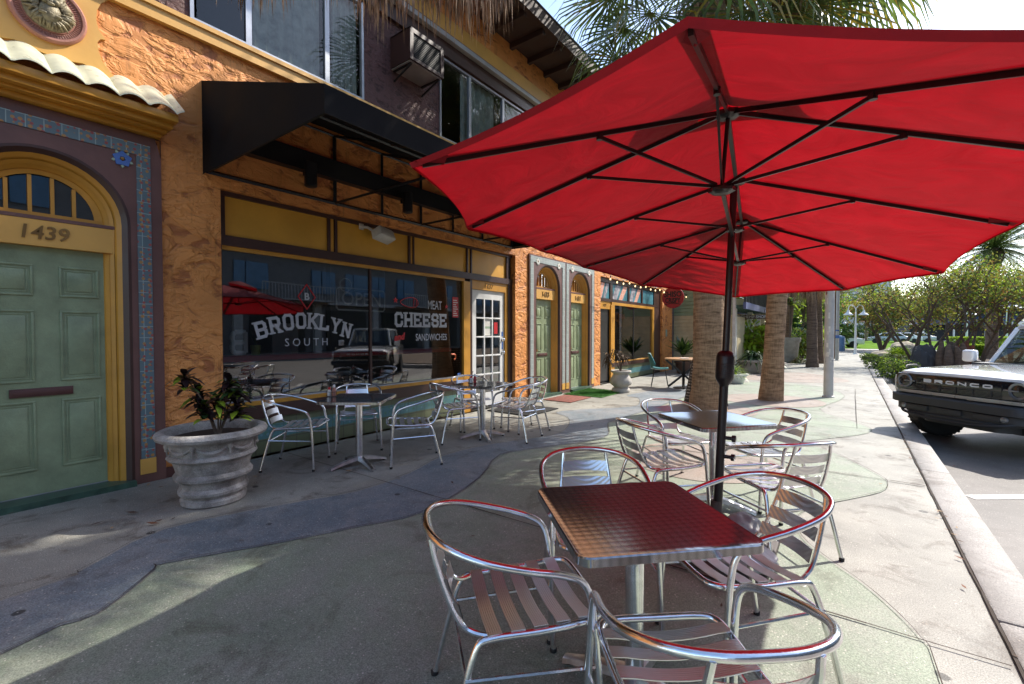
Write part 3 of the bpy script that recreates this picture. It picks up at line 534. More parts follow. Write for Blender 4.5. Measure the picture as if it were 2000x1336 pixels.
# cornice with waved tiles over the first entrance, medallion on a plaster field
g = MB()
for (x1, za, zb) in ((.10, 3.245, 3.285), (.17, 3.285, 3.31), (.24, 3.31, 3.36), (.30, 3.36, 3.43)):
    g.bbox(XW, XW+x1, -.12-x1*.15, 1.47+x1*.38, za, zb, .006)
g.build('cornice', M['ochre'], B)
g = MB(); n = 96; per = .205
for layer, (xo, zo, xi, zi) in enumerate(((XW+.34, 3.44, XW, 3.70),)):
    vs = []
    for i in range(n+1):
        y = -.25+i*(1.62+.25)/n; wv = abs(sin(pi*(y+.08)/per)); h = .055*(wv**.8); hh = h-.015
        vs += [(xo, y, zo+hh-.012), (xo, y, zo+hh), (xi, y, zi+hh), (xi, y, zi+hh-.012)]
    g.add(vs, [(4*i+a, 4*i+4+a, 4*i+4+(a+1) % 4, 4*i+(a+1) % 4) for i in range(n) for a in range(4)], True)
g.build('roof_tiles', M['cream'], B)
g = MB()   # plaster field with scalloped outline
fl = []
def arc(cy, cz, r, a0, a1, k=8): return [(cy+r*cos(radians(a0+(a1-a0)*i/k)), cz+r*sin(radians(a0+(a1-a0)*i/k))) for i in range(k+1)]
half = [(0, 3.66), (.36, 3.66), (.37, 3.72)]+arc(.36, 3.84, .11, -80, -250, 8)[0:]+arc(.36, 4.12, .12, -130, -250, 8)+[(.34, 4.355), (0, 4.355)]
half = [(0, 3.69), (.12, 3.70), (.2, 3.72), (.27, 3.70), (.40, 3.665), (.41, 3.70), (.37, 3.74), (.33, 3.80), (.305, 3.88), (.30, 3.95), (.32, 3.985), (.355, 3.995), (.345, 4.01), (.31, 4.06), (.295, 4.13), (.30, 4.22), (.33, 4.30), (.38, 4.355), (0, 4.355)]
yc = .78
poly = [(yc+a, b) for a, b in half]+[(yc-a, b) for a, b in half[::-1][1:-1]]
g.prism(poly, 0, XW, XW+.022); g.build('plaster_field', M['ochre_l'], B)
T = Matrix.Translation((XW+.022, .775, 4.03)) @ Matrix.Rotation(pi/2, 4, 'Y')
g = MB().lathe([(.235, 0), (.235, .025), (.222, .04), (.205, .038), (.20, .026), (.165, .022), (.16, .03), (.0, .03)], n=56, T=T)
md = g.build('medallion', M['rosy'], B)
g = MB()
for k in range(70):
    a = 2*pi*k/70; p = T @ Vector((.168*cos(a), .168*sin(a), .028)); q = T @ Vector((.199*cos(a), .199*sin(a), .028)); g.tube([p, q], .0035, 5)
g.build('rays', M['rosy'], md)
g = MB(); LT = T @ Matrix.Rotation(-pi/2, 4, 'Z')
def blob(c, r, sq=(1, 1, 1), n=12):
    bm = bmesh.new(); bmesh.ops.create_icosphere(bm, subdivisions=3, radius=1)
    for v in bm.verts: v.co = Vector((c[0]+v.co.x*r*sq[0], c[1]+v.co.y*r*sq[1], c[2]+v.co.z*r*sq[2]))
    g.bm(bm, LT, True)
# local x across, y up (after rotation), z out of the wall
blob((0, 0, .03), .155, (1, 1, .28)); blob((0, .03, .06), .085, (.85, 1.1, .8)); blob((0, -.045, .085), .05, (1, .8, 1)); blob((0, -.02, .125), .02, (1.2, .7, 1)); blob((0, .02, .105), .02, (.8, 2.2, 1))
for s in (-1, 1): blob((s*.037, .035, .105), .016, (1.2, .7, .7)); blob((s*.04, .058, .105), .024, (1.3, .5, .8)); blob((s*.03, -.045, .115), .026); blob((s*.075, .085, .06), .026, (.8, 1, .6))
blob((0, -.085, .095), .022, (1.2, .7, 1))
for k in range(46):
    a = 2*pi*k/46+R_.uniform(-.05, .05); r0 = R_.uniform(.07, .09); r1 = R_.uniform(.13, .165); bend = R_.uniform(-.25, .25)
    g.tube([LT @ Vector((r0*cos(a)*.9, r0*sin(a), .085)), LT @ Vector((.5*(r0+r1)*cos(a+bend), .5*(r0+r1)*sin(a+bend), .085)), LT @ Vector((r1*cos(a+bend*1.6), r1*sin(a+bend*1.6), .045))], [.009, .011, .005], 6, smooth=3)
g.build('lion_head', M['lion'], md)
# ---------------------------------------------------------------- sandwich shop front (recessed 0.12)
XS = XW-.12; k_ = 1.0225
def yy(a): return a*k_
def zz(a): return 1.42+(a-1.42)*k_
g = MB(); g.box(XS, XS+.05, 2.04, 7.28, zz(2.85), 2.93); g.box(XS, XS+.055, 2.04, 7.28, zz(2.33), zz(2.435))
for a, b in ((2.04, 2.11), (yy(3.24), yy(3.275)), (yy(3.335), yy(3.37)), (yy(4.545), yy(4.58)), (yy(4.625), yy(4.655)), (yy(5.825), yy(5.86)), (yy(5.925), yy(5.96)), (yy(6.95), yy(7.03))): g.box(XS, XS+.045, a, b, zz(2.435), zz(2.85))
g.box(XS, XS+.045, yy(7.0), 7.29, .0, zz(2.33)); g.box(XS, XS+.045, 2.04, 2.075, .62, zz(2.33)); g.box(XS-.005, XS+.03, yy(3.865), yy(3.895), zz(.67), zz(2.29))
g.box(XS, XS+.04, yy(5.905), yy(5.965), 0, zz(2.33)); g.box(XS-.05, XS+.07, 2.04, yy(5.73), .43, .585)
g.build('shopfront_frame', M['brown'], B)
g = MB()
for a, b in ((2.11, yy(3.24)), (yy(3.37), yy(4.545)), (yy(4.655), yy(5.825)), (yy(5.96), yy(6.95))): g.box(XS-.02, XS+.015, a, b, zz(2.435), zz(2.85))
for a in (3.275, 4.58, 5.86): g.box(XS, XS+.03, yy(a), yy(a+.05), zz(2.435), zz(2.85))
g.build('transom_panels', mat('ochre_panel', (.66, .34, .045), .4, var=.08, vs=2), B)
g = MB(); g.box(XS-.01, XS+.035, 2.075, yy(5.78), zz(2.285), zz(2.33)); g.box(XS-.01, XS+.05, yy(5.74), yy(5.90), .0, zz(2.285)); g.box(XS-.02, XS+.05, 2.075, yy(5.73), .586, .635); g.box(XS-.01, XS+.03, yy(5.965), yy(7.0), zz(2.17), zz(2.33)); g.box(XS-.01, XS+.03, yy(6.93), yy(7.0), 0, zz(2.17))
g.build('shopfront_trim', M['ochre'], B)
g = MB(); g.box(XS-.02, XS+.052, 2.075, yy(5.73), .636, .652); g.build('sill', M['alu'], B)
g = MB(); g.box(XS-.03, XS+.03, 2.04, yy(5.73), 0, .18); g.box(XS-.03, XS+.03, 2.04, yy(5.73), .34, .428); g.build('bulkhead', M['tileg'], B)
g = MB(); g.box(XS-.03, XS+.031, 2.04, yy(5.73), .1805, .3395); g.build('tile_band', M['tilet'], B)
W1 = MB(); W1.quad((XS+.005, 2.075, .65), (XS+.005, yy(3.865), .65), (XS+.005, yy(3.865), zz(2.285)), (XS+.005, 2.075, zz(2.285)))
w1 = W1.build('window', M['glassw'], B)
W2 = MB(); W2.quad((XS+.005, yy(3.895), .65), (XS+.005, yy(5.74), .65), (XS+.005, yy(5.74), zz(2.285)), (XS+.005, yy(3.895), zz(2.285)))
w2 = W2.build('window', M['glassw'], B)
# lettering on the glass
XL = XS+.012
def LW(y, z, ang=0): return Matrix.Translation((XL, y, z)) @ TW @ Matrix.Rotation(ang, 4, 'Z')
g = MB(); word = 'BROOKLYN'; tot = 1.24; cy = yy(2.97)
for i, ch in enumerate(word):
    u = (i-3.5)/3.5; W = .132; th = -u*.26; ce = Vector((cy+u*tot/2*.89, zz(1.555)-.115*u*u)); T = LW(ce.x, ce.y, th) @ Matrix.Translation((-W/2, -.10, 0)); glyph(g, ch, T, W, .20, .036)
g.build('lettering', M['lettr'], w1)
g = MB()
for i, ch in enumerate('CHEESE'): glyph(g, ch, LW(yy(4.30)+i*.185, zz(1.49)), .16, .225, .045)
g.build('lettering', M['lettr'], w2)
textob('lettering', 'S O U T H', .135, (XL, yy(2.97), zz(1.29)), RW, M['lettr'], w1, .001, sx=.95)
textob('lettering', 'MEAT', .20, (XL, yy(5.10), zz(1.835)), RW, M['lettr'], w2, .001, sx=.62, bold=.002)
textob('lettering', 'SANDWICHES', .15, (XL, yy(5.03), zz(1.33)), RW, M['lettr'], w2, .001, sx=.72, bold=.002)
textob('lettering', 'B', .12, (XL, yy(2.97), zz(1.845)), RW, M['lettr'], w1, .001, bold=.004)
textob('lettering', 'and', .13, (XL, yy(4.38), zz(1.34)), (pi/2, -.12, pi/2), M['red'], w2, .001, bold=.008, shear=.3)
g = MB(); d = .165; c = (yy(2.97), zz(1.845))
for k in range(4):
    a = k*pi/2; b = a+pi/2; P = lambda an, r, x: (XL+x, c[0]+r*cos(an)*.72, c[1]+r*sin(an)); g.add([P(a, d, .001*k*.2), P(b, d, .001*k*.2), P(b, d-.022, .001*k*.2), P(a, d-.022, .001*k*.2)], [(0, 1, 2, 3)])
g.build('emblem', M['red'], w1)
def star(mb, cy, cz, r):
    P = [(cy+(r if i % 2 == 0 else r*.42)*sin(i*pi/5), cz+(r if i % 2 == 0 else r*.42)*cos(i*pi/5)) for i in range(10)]
    mb.add([(XL, cy, cz)]+[(XL, *p) for p in P], [(0, 1+i, 1+(i+1) % 10) for i in range(10)])
g = MB(); star(g, yy(4.32), zz(1.88), .05); star(g, yy(5.36), zz(1.83), .045)
g.tube([(XL, yy(4.58)+.14*cos(a)*(1.25), zz(1.86)+.075*sin(a)*(1+.3*cos(a))) for a in [i*2*pi/18 for i in range(18)]], .006, 4, closed=True); g.tube([(XL, yy(4.66), zz(1.80)), (XL, yy(4.67), zz(1.92))], .006, 4); g.tube([(XL, yy(4.71), zz(1.80)), (XL, yy(4.72), zz(1.92))], .006, 4)
g.build('emblem', M['red'], w2)
g = MB(); g.box(XL, XL+.001, yy(5.50), yy(5.64), zz(1.66), zz(2.0)); ps = g.build('notice', M['red'], w2)
g = MB()
for i in range(8): g.box(XL+.0015, XL+.002, yy(5.515), yy(5.625)-.02*(i % 3), zz(1.685+i*.036), zz(1.70+i*.036))
g.build('print', M['trim'], ps)
g = MB(); g.tube([(XL, yy(5.53)+.045*cos(a), zz(1.0)+.045*sin(a)) for a in [radians(-80+i*22) for i in range(9)]]+[(XL, yy(5.47), zz(1.045))], .014, 4); g.build('sticker', mat('orange_sticker', (.85, .16, .03), .5), w2)
g = MB(); g.box(XL, XL+.001, yy(5.62), yy(5.70), zz(.66), zz(.72)); g.build('sticker', M['flower_b'], w2); g = MB(); g.box(XL, XL+.001, 2.10, 2.15, .86, .92); g.build('sticker', M['trim'], w1)
# white glazed door 1437
d = MB(); xd = XS+.0; D0, D1 = yy(5.98), yy(6.925); zt = zz(2.165); st = .13
d.box(xd-.04, xd, D0, D0+st, .04, zt); d.box(xd-.04, xd, D1-st, D1, .04, zt); d.box(xd-.04, xd, D0+st, D1-st, zt-.16, zt); d.box(xd-.04, xd, D0+st, D1-st, .04, .28)
cw = (D1-D0-2*st)/3; ch = (zt-.16-.28)/5
for i in (1, 2): d.bbox(xd-.035, xd+.004, D0+st+i*cw-.014, D0+st+i*cw+.014, .28, zt-.16, .004)
for j in range(1, 5):
    for i in range(3): d.bbox(xd-.034, xd+.003, D0+st+i*cw+(.015 if i else 0), D0+st+(i+1)*cw-(.015 if i < 2 else 0), .28+j*ch-.014, .28+j*ch+.014, .003)
dd = d.build('door', M['white'], B)
g = MB(); g.quad((xd-.02, D0+st, .28), (xd-.02, D1-st, .28), (xd-.02, D1-st, zt-.16), (xd-.02, D0+st, zt-.16)); g.build('pane', M['glassw'], dd)
g = MB()
for z in (1.02, 1.27): g.lathe([(.03, 0), (.03, .012), (.012, .016), (.012, .04), (.026, .05), (.0, .06)], n=14, T=Matrix.Translation((xd, D1-.06, z)) @ Matrix.Rotation(pi/2, 4, 'Y'))
g.build('handle', M['chrome'], dd)
g = MB(); g.use(M['trim']); g.box(xd-.018, xd-.017, D0+st+cw*1.05, D0+st+cw*1.95, 1.35, 1.66); g.use(M['flower_g']); g.box(xd-.0165, xd-.016, D0+st+cw*1.05, D0+st+cw*1.95, 1.48, 1.52); g.build('sticker', None, dd); g = MB()
g.use(M['red']); g.box(xd-.018, xd-.017, D0+st+cw*2.3, D0+st+cw*2.75, 1.38, 1.6); g.build('sticker', None, dd); g = MB(); g.box(xd+.001, xd+.002, D1-.085, D1-.035, 1.33, 1.42); g.build('sticker', M['flower_b'], dd); g = MB(); g.box(xd+.001, xd+.002, D1-.08, D1-.04, 1.08, 1.22); g.build('sticker', M['flower_b'], dd)
textob('house_number', '1437', .13, (XS+.032, yy(6.42), zz(2.245)), RW, M['gold'], B, .005, shear=.2)
# room behind the shop window
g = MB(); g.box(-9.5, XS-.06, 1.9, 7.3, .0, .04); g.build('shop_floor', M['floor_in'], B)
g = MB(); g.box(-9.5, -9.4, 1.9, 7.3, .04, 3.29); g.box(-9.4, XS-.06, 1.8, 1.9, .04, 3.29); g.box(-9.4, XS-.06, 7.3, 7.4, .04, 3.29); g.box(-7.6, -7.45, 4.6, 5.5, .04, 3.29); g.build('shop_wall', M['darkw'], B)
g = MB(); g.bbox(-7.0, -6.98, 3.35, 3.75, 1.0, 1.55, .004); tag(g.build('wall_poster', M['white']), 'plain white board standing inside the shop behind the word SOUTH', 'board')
# Asian food shop front
X2 = XS
g = MB(); g.box(X2, X2+.05, 11.12, 16.1, 2.78, 2.9); g.box(X2, X2+.05, 11.12, 16.1, 2.26, 2.34)
for a, b in ((11.9, 12.06), (13.2, 13.3), (14.3, 14.4), (15.45, 16.1)): g.box(X2, X2+.045, a, b, 2.34, 2.78)
g.box(X2, X2+.045, 15.45, 16.1, 0, 2.26); g.box(X2-.02, X2+.06, 12.0, 15.44, .42, .53); g.build('shopfront_frame', M['brown'], B)
g = MB(); g.box(X2, X2+.05, 12.0, 15.45, 2.18, 2.26); g.box(X2, X2+.05, 15.3, 15.45, .53, 2.18); g.box(X2, X2+.05, 11.95, 12.2, 0, 2.18); g.box(X2-.01, X2+.03, 11.2, 11.95, 2.05, 2.26); g.box(X2-.02, X2+.05, 12.2, 15.3, .53, .56); g.build('shopfront_trim', M['ochre'], B)
g = MB(); g.box(X2-.03, X2+.03, 12.0, 15.5, 0, .14); g.box(X2-.03, X2+.03, 12.0, 15.5, .30, .42); g.build('bulkhead', M['tileg'], B); g = MB(); g.box(X2-.03, X2+.031, 12.0, 15.5, .1405, .2995); g.build('tile_band', M['tilet'], B)
g = MB(); g.quad((X2+.005, 12.2, .56), (X2+.005, 15.3, .56), (X2+.005, 15.3, 2.18), (X2+.005, 12.2, 2.18)); w3 = g.build('window', M['glassw'], B)
g = MB(); g.box(X2+.0, X2+.02, 13.68, 13.73, .56, 2.18); g.build('mullion', M['black'], w3)
g = MB(); g.use(mat('neon_orange', (.9, .25, .02), .5)); g.tube([(X2-.06, 12.6+.12*cos(a), 1.86+.12*sin(a)) for a in [i*pi/8 for i in range(16)]], .03, 6, closed=True); g.tube([(X2-.06, 12.68, 1.76), (X2-.06, 12.85, 1.58)], .045, 6); g.use(M['red']); g.box(X2-.07, X2-.05, 12.85, 13.15, 1.82, 1.95); g.build('window_sign', None, w3)
g = MB(); g.box(X2-.04, X2-.01, 11.25, 11.9, .05, 2.05); g.build('door', M['black'], B)
g = MB(); g.box(-9.3, X2-.06, 11, 16.2, 0, .04); g.box(-8.2, -8.1, 11, 16.2, .04, 3.2); g.build('shop_wall', M['darkw'], B)
art_t = mat('art_teal', (.05, .22, .27), .5, var=.3); art_w = mat('art_ink', (.5, .47, .48), .6, col2=(.06, .06, .09), vs=13); art_r = mat('art_rust', (.62, .17, .09), .6, col2=(.7, .5, .4), vs=17)
for i, (a, b) in enumerate(((11.2, 11.88), (12.08, 13.18), (13.32, 14.28), (14.42, 15.43))):
    g = MB(); g.use(art_t); g.box(X2, X2+.02, a, b, 2.345, 2.775); W = b-a
    for (u, v, m_) in ((.0, .35, art_w if i else art_r), (.5, .8, art_r if i else art_w)):
        if i == 3: continue
        g.use(m_); g.add([(X2+.024, a+u*W*.8, 2.35), (X2+.024, a+v*W*.8, 2.35), (X2+.024, a+min(1, v+.22)*W, 2.77), (X2+.024, a+(u+.22)*W, 2.77)], [(0, 1, 2, 3)])
    g.build('painted_transom', None, B)
textob('house_number', '1429', .11, (X2+.032, 11.55, 2.15), RW, M['gold'], B, .004)
g = MB(); g.box(XW+.0, XW+.012, 16.45, 16.6, 1.25, 1.5); g.build('notice', M['flower_g'], B)
for a, b, h in ((-7, -.1, .10), (1.52, 2.04, .10), (7.29, 7.75, .06)): g = MB(); g.box(XW+.0, XW+.02, a, b, .0, h); g.build('skirting', M['auber'], B)
# ================================================================ AWNING and fittings on the wall
A = thing('black_awning', 'black canvas awning with open steel frame above the sandwich shop window', 'awning', (XW, 4.6, 3.03))
y0, y1, xf = 1.88, 7.17, -3.10
g = MB(); t_ = .012
g.add([(XW-.03, y0, 3.03), (xf, y0, 3.02), (xf, y0, 3.23), (XW-.03, y0, 3.985), (XW-.03, y1, 3.03), (xf, y1, 3.02), (xf, y1, 3.23), (XW-.03, y1, 3.985)], [(0, 1, 2, 3), (4, 7, 6, 5), (1, 5, 6, 2), (2, 6, 7, 3)])
o = g.build('canopy', M['blackm'], A)
g = MB(); b_ = .016
def bar(p, q, r=b_): g.tube([p, q], r, 4)
for y in (1.92, 3.35, 4.8, 6.25, 7.13):
    bar((XW+.03, y, 3.06), (xf-.03, y, 3.05)); bar((xf-.025, y, 3.05), (xf-.025, y, 3.17)); bar((XW+.03, y, 3.06), (XW+.03, y, 3.92), .026); bar((XW+.03, y, 3.91), (xf-.03, y, 3.18))
for y in (4.08, 5.5): bar((XW+.03, y, 3.06), (XW+.03, y, 3.92), .022); bar((XW+.03, y, 3.91), (xf-.03, y, 3.18))
bar((XW+.03, y0+.02, 3.06), (XW+.03, y1-.02, 3.06), .022); bar((xf-.025, y0+.02, 3.045), (xf-.025, y1-.02, 3.045)); bar((XW+.03, y0+.02, 3.91), (XW+.03, y1-.02, 3.91)); bar((-4.2, y0+.02, 3.53), (-4.2, y1-.02, 3.53))
g.build('frame', M['black'], A)
g = MB(); g.box(XW+.01, XW+.12, 1.95, 7.25, 3.34, 3.57); g.build('fascia_board', M['black'], A)
lanl = ['black cylinder down-light under the awning, the one nearest the awning\'s left end', 'black cylinder down-light under the awning, middle one of three', 'black cylinder down-light under the awning, farthest along by the umbrella edge']
def lantern():
    t = thing('wall_light', lanl[0], 'lamp', (0, 0, 0), group='cylinder lights under the awning')
    g = MB(); g.lathe([(.0, -.17), (.055, -.17), (.07, -.16), (.07, .11), (.06, .12), (0, .12)], n=20); g.build('shade', M['black'], t)
    g = MB(); g.box(-.12, -.055, -.03, .03, -.02, .04); g.build('bracket', M['black'], t); return t
l0 = lantern(); l0.location = (XW+.25, 2.9, 3.28)
for i, y in enumerate((4.35, 6.0)): dup(l0, (XW+.25, y, 3.28), 0, lanl[i+1])
t = thing('wall_speaker', 'ivory wedge-shaped loudspeaker on a bracket above the shop window', 'speaker', (XS+.05, 3.9, 2.84))
T = Matrix.Translation((XS+.24, 4.02, 2.76)) @ Matrix.Rotation(radians(-25), 4, 'Y') @ Matrix.Rotation(radians(14), 4, 'Z')
g = MB(); g.prism([(-.16, -.07), (.16, -.07), (.13, .07), (-.13, .07)], 0, -.08, .08, T=T, bev=.008); g.build('cabinet', M['plastic_w'], t)
g = MB(); g.bbox(.082, .09, -.14, .14, -.062, .05, .003, T=T); g.build('grille', mat('speaker_grille', (.5, .48, .44), .6, bump=.5, bs=200), t)
g = MB(); g.tube([(XS+.05, 3.80, 2.86), (XS+.16, 3.83, 2.84), (XS+.2, 3.88, 2.80)], .018, 8); g.bbox(XS+.045, XS+.06, 3.77, 3.84, 2.82, 2.9, .003); g.build('bracket', M['plastic_w'], t)
t = thing('air_conditioner', 'brown boxed window air conditioner hung on the upper wall between two windows', 'air conditioner', (XW-.05, 4.6, 5.1))
g = MB(); a, b, c, d, x1 = 4.3, 4.95, 5.22, 5.66, -4.95
g.box(XW-.05, x1, a, a+.02, c, d); g.box(XW-.05, x1, b-.02, b, c, d); g.box(XW-.05, x1, a, b, d-.02, d+.001); g.box(x1-.03, x1, a+.02, b-.02, c, c+.04); g.box(x1-.03, x1, a+.02, b-.02, d-.06, d-.02); g.box(x1-.03, x1, a+.02, a+.06, c+.04, d-.06); g.box(x1-.03, x1, b-.06, b-.02, c+.04, d-.06); g.build('casing', M['brown'], t)
g = MB(); g.box(XW-.05, x1-.04, a+.021, b-.021, c-.012, c+.012); g.build('underside', M['greyu'], t)
g = MB()
for i in range(14): g.box(x1-.028, x1-.012, a+.06, b-.06, c+.05+i*.025, c+.06+i*.025)
g.build('grille', M['black'], t); g = MB(); g.box(XW-.05, x1-.06, a+.03, b-.03, c+.03, d-.04); g.build('body', M['bronze'], t)
g = MB()
for y in (a+.06, b-.06): g.tube([(XW-.04, y, 5.06), (x1-.05, y, c-.03)], .015, 6); g.box(XW-.05, x1-.05, y-.012, y+.012, c-.03, c-.013)
g.build('bracket', M['black'], t)
# string lights over the far shop
t = thing('string_lights', 'cord of small warm bulbs hung in front of the far shop\'s painted transoms', 'string lights', (-4.9, 11, 2.9))
g = MB(); sk_ = MB(); ptss = []; wb = emis('warm_bulb', (1, .72, .38), 1.0)
for i in range(27):
    y = 10.9+i*.42; sag = .06*sin(i*pi/3)**2; ptss.append((-4.95, y, 2.86-sag))
    bl = MB(); bl.lathe([(0, -.12), (.013, -.113), (.02, -.095), (.013, -.068), (.0, -.06)], c=(-4.95, y, 2.86-sag), n=10); bl.build('bulb', wb, t); sk_.lathe([(.014, -.065), (.016, -.02), (.008, .0)], c=(-4.95, y, 2.86-sag), n=8)
g.tube(ptss, .008, 5); g.build('cord', M['black'], t); sk_.build('sockets', M['black'], t)
t = thing('blade_sign', 'round red sign with black lettering hanging over the pavement at the far shop', 'sign', (-4.75, 15.4, 2.9))
T = Matrix.Translation((-4.75, 15.4, 2.56)) @ Matrix.Rotation(pi/2, 4, 'X')
g = MB(); g.lathe([(0, -.03), (.345, -.03), (.355, -.02), (.355, .02), (.345, .03), (0, .03)], n=48, T=T); g.build('disc', M['redd'], t)
textob('lettering', 'SHISO', .25, (-4.75, 15.365, 2.66), (pi/2, 0, 0), M['blackp'], t, .003, sx=.85, bold=.008); textob('lettering', 'CRISPY', .22, (-4.75, 15.365, 2.46), (pi/2, 0, 0), M['blackp'], t, .003, sx=.72, bold=.007)
g = MB(); g.tube([(-5.0, 15.365, 2.33), (-4.75, 15.365, 2.37), (-4.5, 15.365, 2.33)], .012, 6, smooth=4); g.build('swoosh', M['blackp'], t)
g = MB(); g.tube([(XW, 15.4, 2.98), (-4.3, 15.4, 2.98)], .02, 8); g.tube([(-4.75, 15.4, 2.98), (-4.75, 15.4, 2.9)], .012, 6); g.build('bracket', M['black'], t)
# things just inside the big window
t = thing('window_counter', 'red-edged counter running behind the sandwich shop window', 'counter', (-5.75, 4, 0))
g = MB(); g.bbox(-5.98, -5.58, 2.1, 5.75, 1.075, 1.14, .01); g.build('counter_top', M['red'], t); g = MB(); g.box(-5.95, -5.9, 2.15, 5.7, .04, 1.07); g.build('panel', M['dark'], t)
t = thing('marquee_letter', 'white block letter B seen from behind on the red window counter', 'letter', (-5.75, 2.3, 1.14))
g = MB(); T = Matrix.Translation((-5.72, 2.46, 1.145)) @ Matrix(((0, 0, 1, 0), (-1, 0, 0, 0), (0, 1, 0, 0), (0, 0, 0, 1)))
for k, pl in enumerate(GL['B']):
    for j, (p, q) in enumerate(zip(pl, pl[1:])):
        P = lambda s: T @ Vector((.03+s[0]*.14, .03+s[1]*.24, 0)); g.tube([P(p), P(q)], .028, 8)
g.build('letter', M['white'], t)
t = thing('potted_plant', 'spiky plant in a lime green pot on the red window counter', 'plant', (-5.75, 2.56, 1.14))
g = MB(); g.lathe([(0, 0), (.045, 0), (.06, .12), (.05, .12), (.045, .02), (0, .02)], c=(-5.75, 2.56, 1.14), n=18); g.build('pot', mat('lime_pot', (.3, .42, .08), .3), t)
g = MB()
for i in range(26):
    a = R_.uniform(0, 2*pi); l = R_.uniform(.14, .24); s = R_.uniform(.15, .5); b0 = Vector((-5.75, 2.56, 1.24)); d_ = Vector((cos(a)*s, sin(a)*s, 1)).normalized(); n_ = Vector((-sin(a), cos(a), 0))*.008
    g.add([b0-n_, b0+n_, b0+d_*l*.6+n_, b0+d_*l*.6-n_, b0+d_*l+Vector((cos(a), sin(a), -.3))*.03], [(0, 1, 2, 3), (3, 2, 4)])
g.build('foliage', M['leafd'], t)
t = thing('neon_sign', 'unlit OPEN neon sign in a rounded frame hanging inside the window', 'sign', (-5.55, 3.9, 1.9))
gm = mat('unlit_neon', (.85, .85, .8), .4)
o = textob('lettering', 'OPEN', .26, (-5.56, 3.92, 1.87), RW, gm, t, .008, sx=.98)
g = MB(); g.tube([(-5.56, yv, zv) for yv, zv in ((3.55, 1.72), (4.28, 1.72), (4.31, 1.75), (4.31, 1.99), (4.28, 2.02), (3.55, 2.02), (3.52, 1.99), (3.52, 1.75))], .01, 6, closed=True); g.tube([(-5.56, 3.66+.09*cos(a), 2.06+.09*sin(a)) for a in [i*pi/8 for i in range(16)]], .008, 5, closed=True); g.build('frame', gm, t)
for k, (x, y) in enumerate(((-7.0, 2.9), (-7.6, 6.2))):
    t = thing('dining_table', ['small dark dining table inside the shop behind the left pane', 'small dark dining table inside the shop behind the right pane'][k], 'table', (x, y, .04), group='tables inside the shop')
    g = MB(); g.bbox(x-.35, x+.35, y-.35, y+.35, .74, .78, .01); g.build('tabletop', M['wood'], t); g = MB(); g.tube([(x, y, .05), (x, y, .74)], .03, 8); g.lathe([(.25, .04), (.22, .07), (.03, .09)], c=(x, y, 0), n=20); g.build('pedestal', M['black'], t)
# ================================================================ CHAIRS AND TABLES
def make_chair(label):
    t = thing('bistro_chair', label, 'chair', group='aluminium bistro chairs on the pavement'); r = .0128
    g = MB()
    h = [(-.258, .205, .012), (-.248, .19, .30), (-.242, .175, .48), (-.243, .145, .585), (-.254, .07, .63), (-.270, -.06, .668), (-.258, -.20, .706), (-.195, -.30, .731), (-.1, -.35, .743)]
    g.tube(h+[(0, -.362, .747)]+[(-x, y, z) for x, y, z in h[::-1]], r, 10, smooth=4); g.build('arm_frame', M['chrome'], t)
    g = MB(); h = [(-.245, -.315, .012), (-.222, -.262, .24), (-.205, -.215, .395), (-.203, -.165, .425), (-.208, 0, .428), (-.21, .14, .437), (-.20, .205, .445), (-.155, .235, .448)]
    g.tube(h+[(0, .238, .448)]+[(-x, y, z) for x, y, z in h[::-1]], r, 10, smooth=4); g.build('seat_frame', M['chrome'], t)
    g = MB()
    for s in (-1, 1): g.tube([(s*.12, -.35, .737), (s*.128, -.335, .66), (s*.142, -.295, .54), (s*.155, -.255, .46), (s*.168, -.215, .432), (s*.195, -.165, .43)], .0095, 8, smooth=3)
    g.build('back_posts', M['chrome'], t)
    g = MB()
    for s in (-1, 1): g.tube([(s*.247, .19, .305), (s*.222, -.25, .315)], .007, 6); 
    g.tube([(-.222, -.245, .31), (.222, -.245, .31)], .007, 6); g.build('stretcher', M['chrome'], t)
    for k, z in enumerate((.655, .575, .495)):
        g = MB(); n = 10; hw = .122+.012*k; yb = -.333+.036*k; vs = []
        for i in range(n+1):
            u = -1+2*i/n; y = yb-.022*(1-u*u)+.004
            for dz, dy in ((-.027, .012), (.027, -.004)):
                vs += [(u*hw, y+dy, z+dz), (u*hw, y+dy-.003, z+dz)]
        g.add(vs, [f for i in range(n) for f in ((4*i, 4*i+4, 4*i+6, 4*i+2), (4*i+1, 4*i+3, 4*i+7, 4*i+5), (4*i+2, 4*i+6, 4*i+7, 4*i+3), (4*i, 4*i+1, 4*i+5, 4*i+4))], True); g.build('back_slat', M['slat'], t)
    for k in range(5):
        g = MB(); yc_ = -.150+k*.078; n = 10; vs = []
        for i in range(n+1):
            u = -1+2*i/n; z = .446+.004*k-.026*(1-u*u)-(.006 if abs(u) > .97 else 0)
            vs += [(u*.206, yc_-.0245, z), (u*.206, yc_+.0245, z), (u*.206, yc_+.0245, z-.003), (u*.206, yc_-.0245, z-.003)]
        g.add(vs, [(4*i+a, 4*i+4+a, 4*i+4+(a+1) % 4, 4*i+(a+1) % 4) for i in range(n) for a in range(4)]+[(0, 1, 2, 3), (4*n+3, 4*n+2, 4*n+1, 4*n)]); g.build('seat_slat', M['slat'], t)
    for s in (-1, 1):
        for (x, y) in ((.258, .205), (.245, -.316)):
            g = MB(); g.lathe([(.0, 0), (.0145, 0), (.0155, .02), (.0135, .022)], c=(s*x, y, 0), n=10); g.build('foot_cap', M['rubber'], t)
    return t
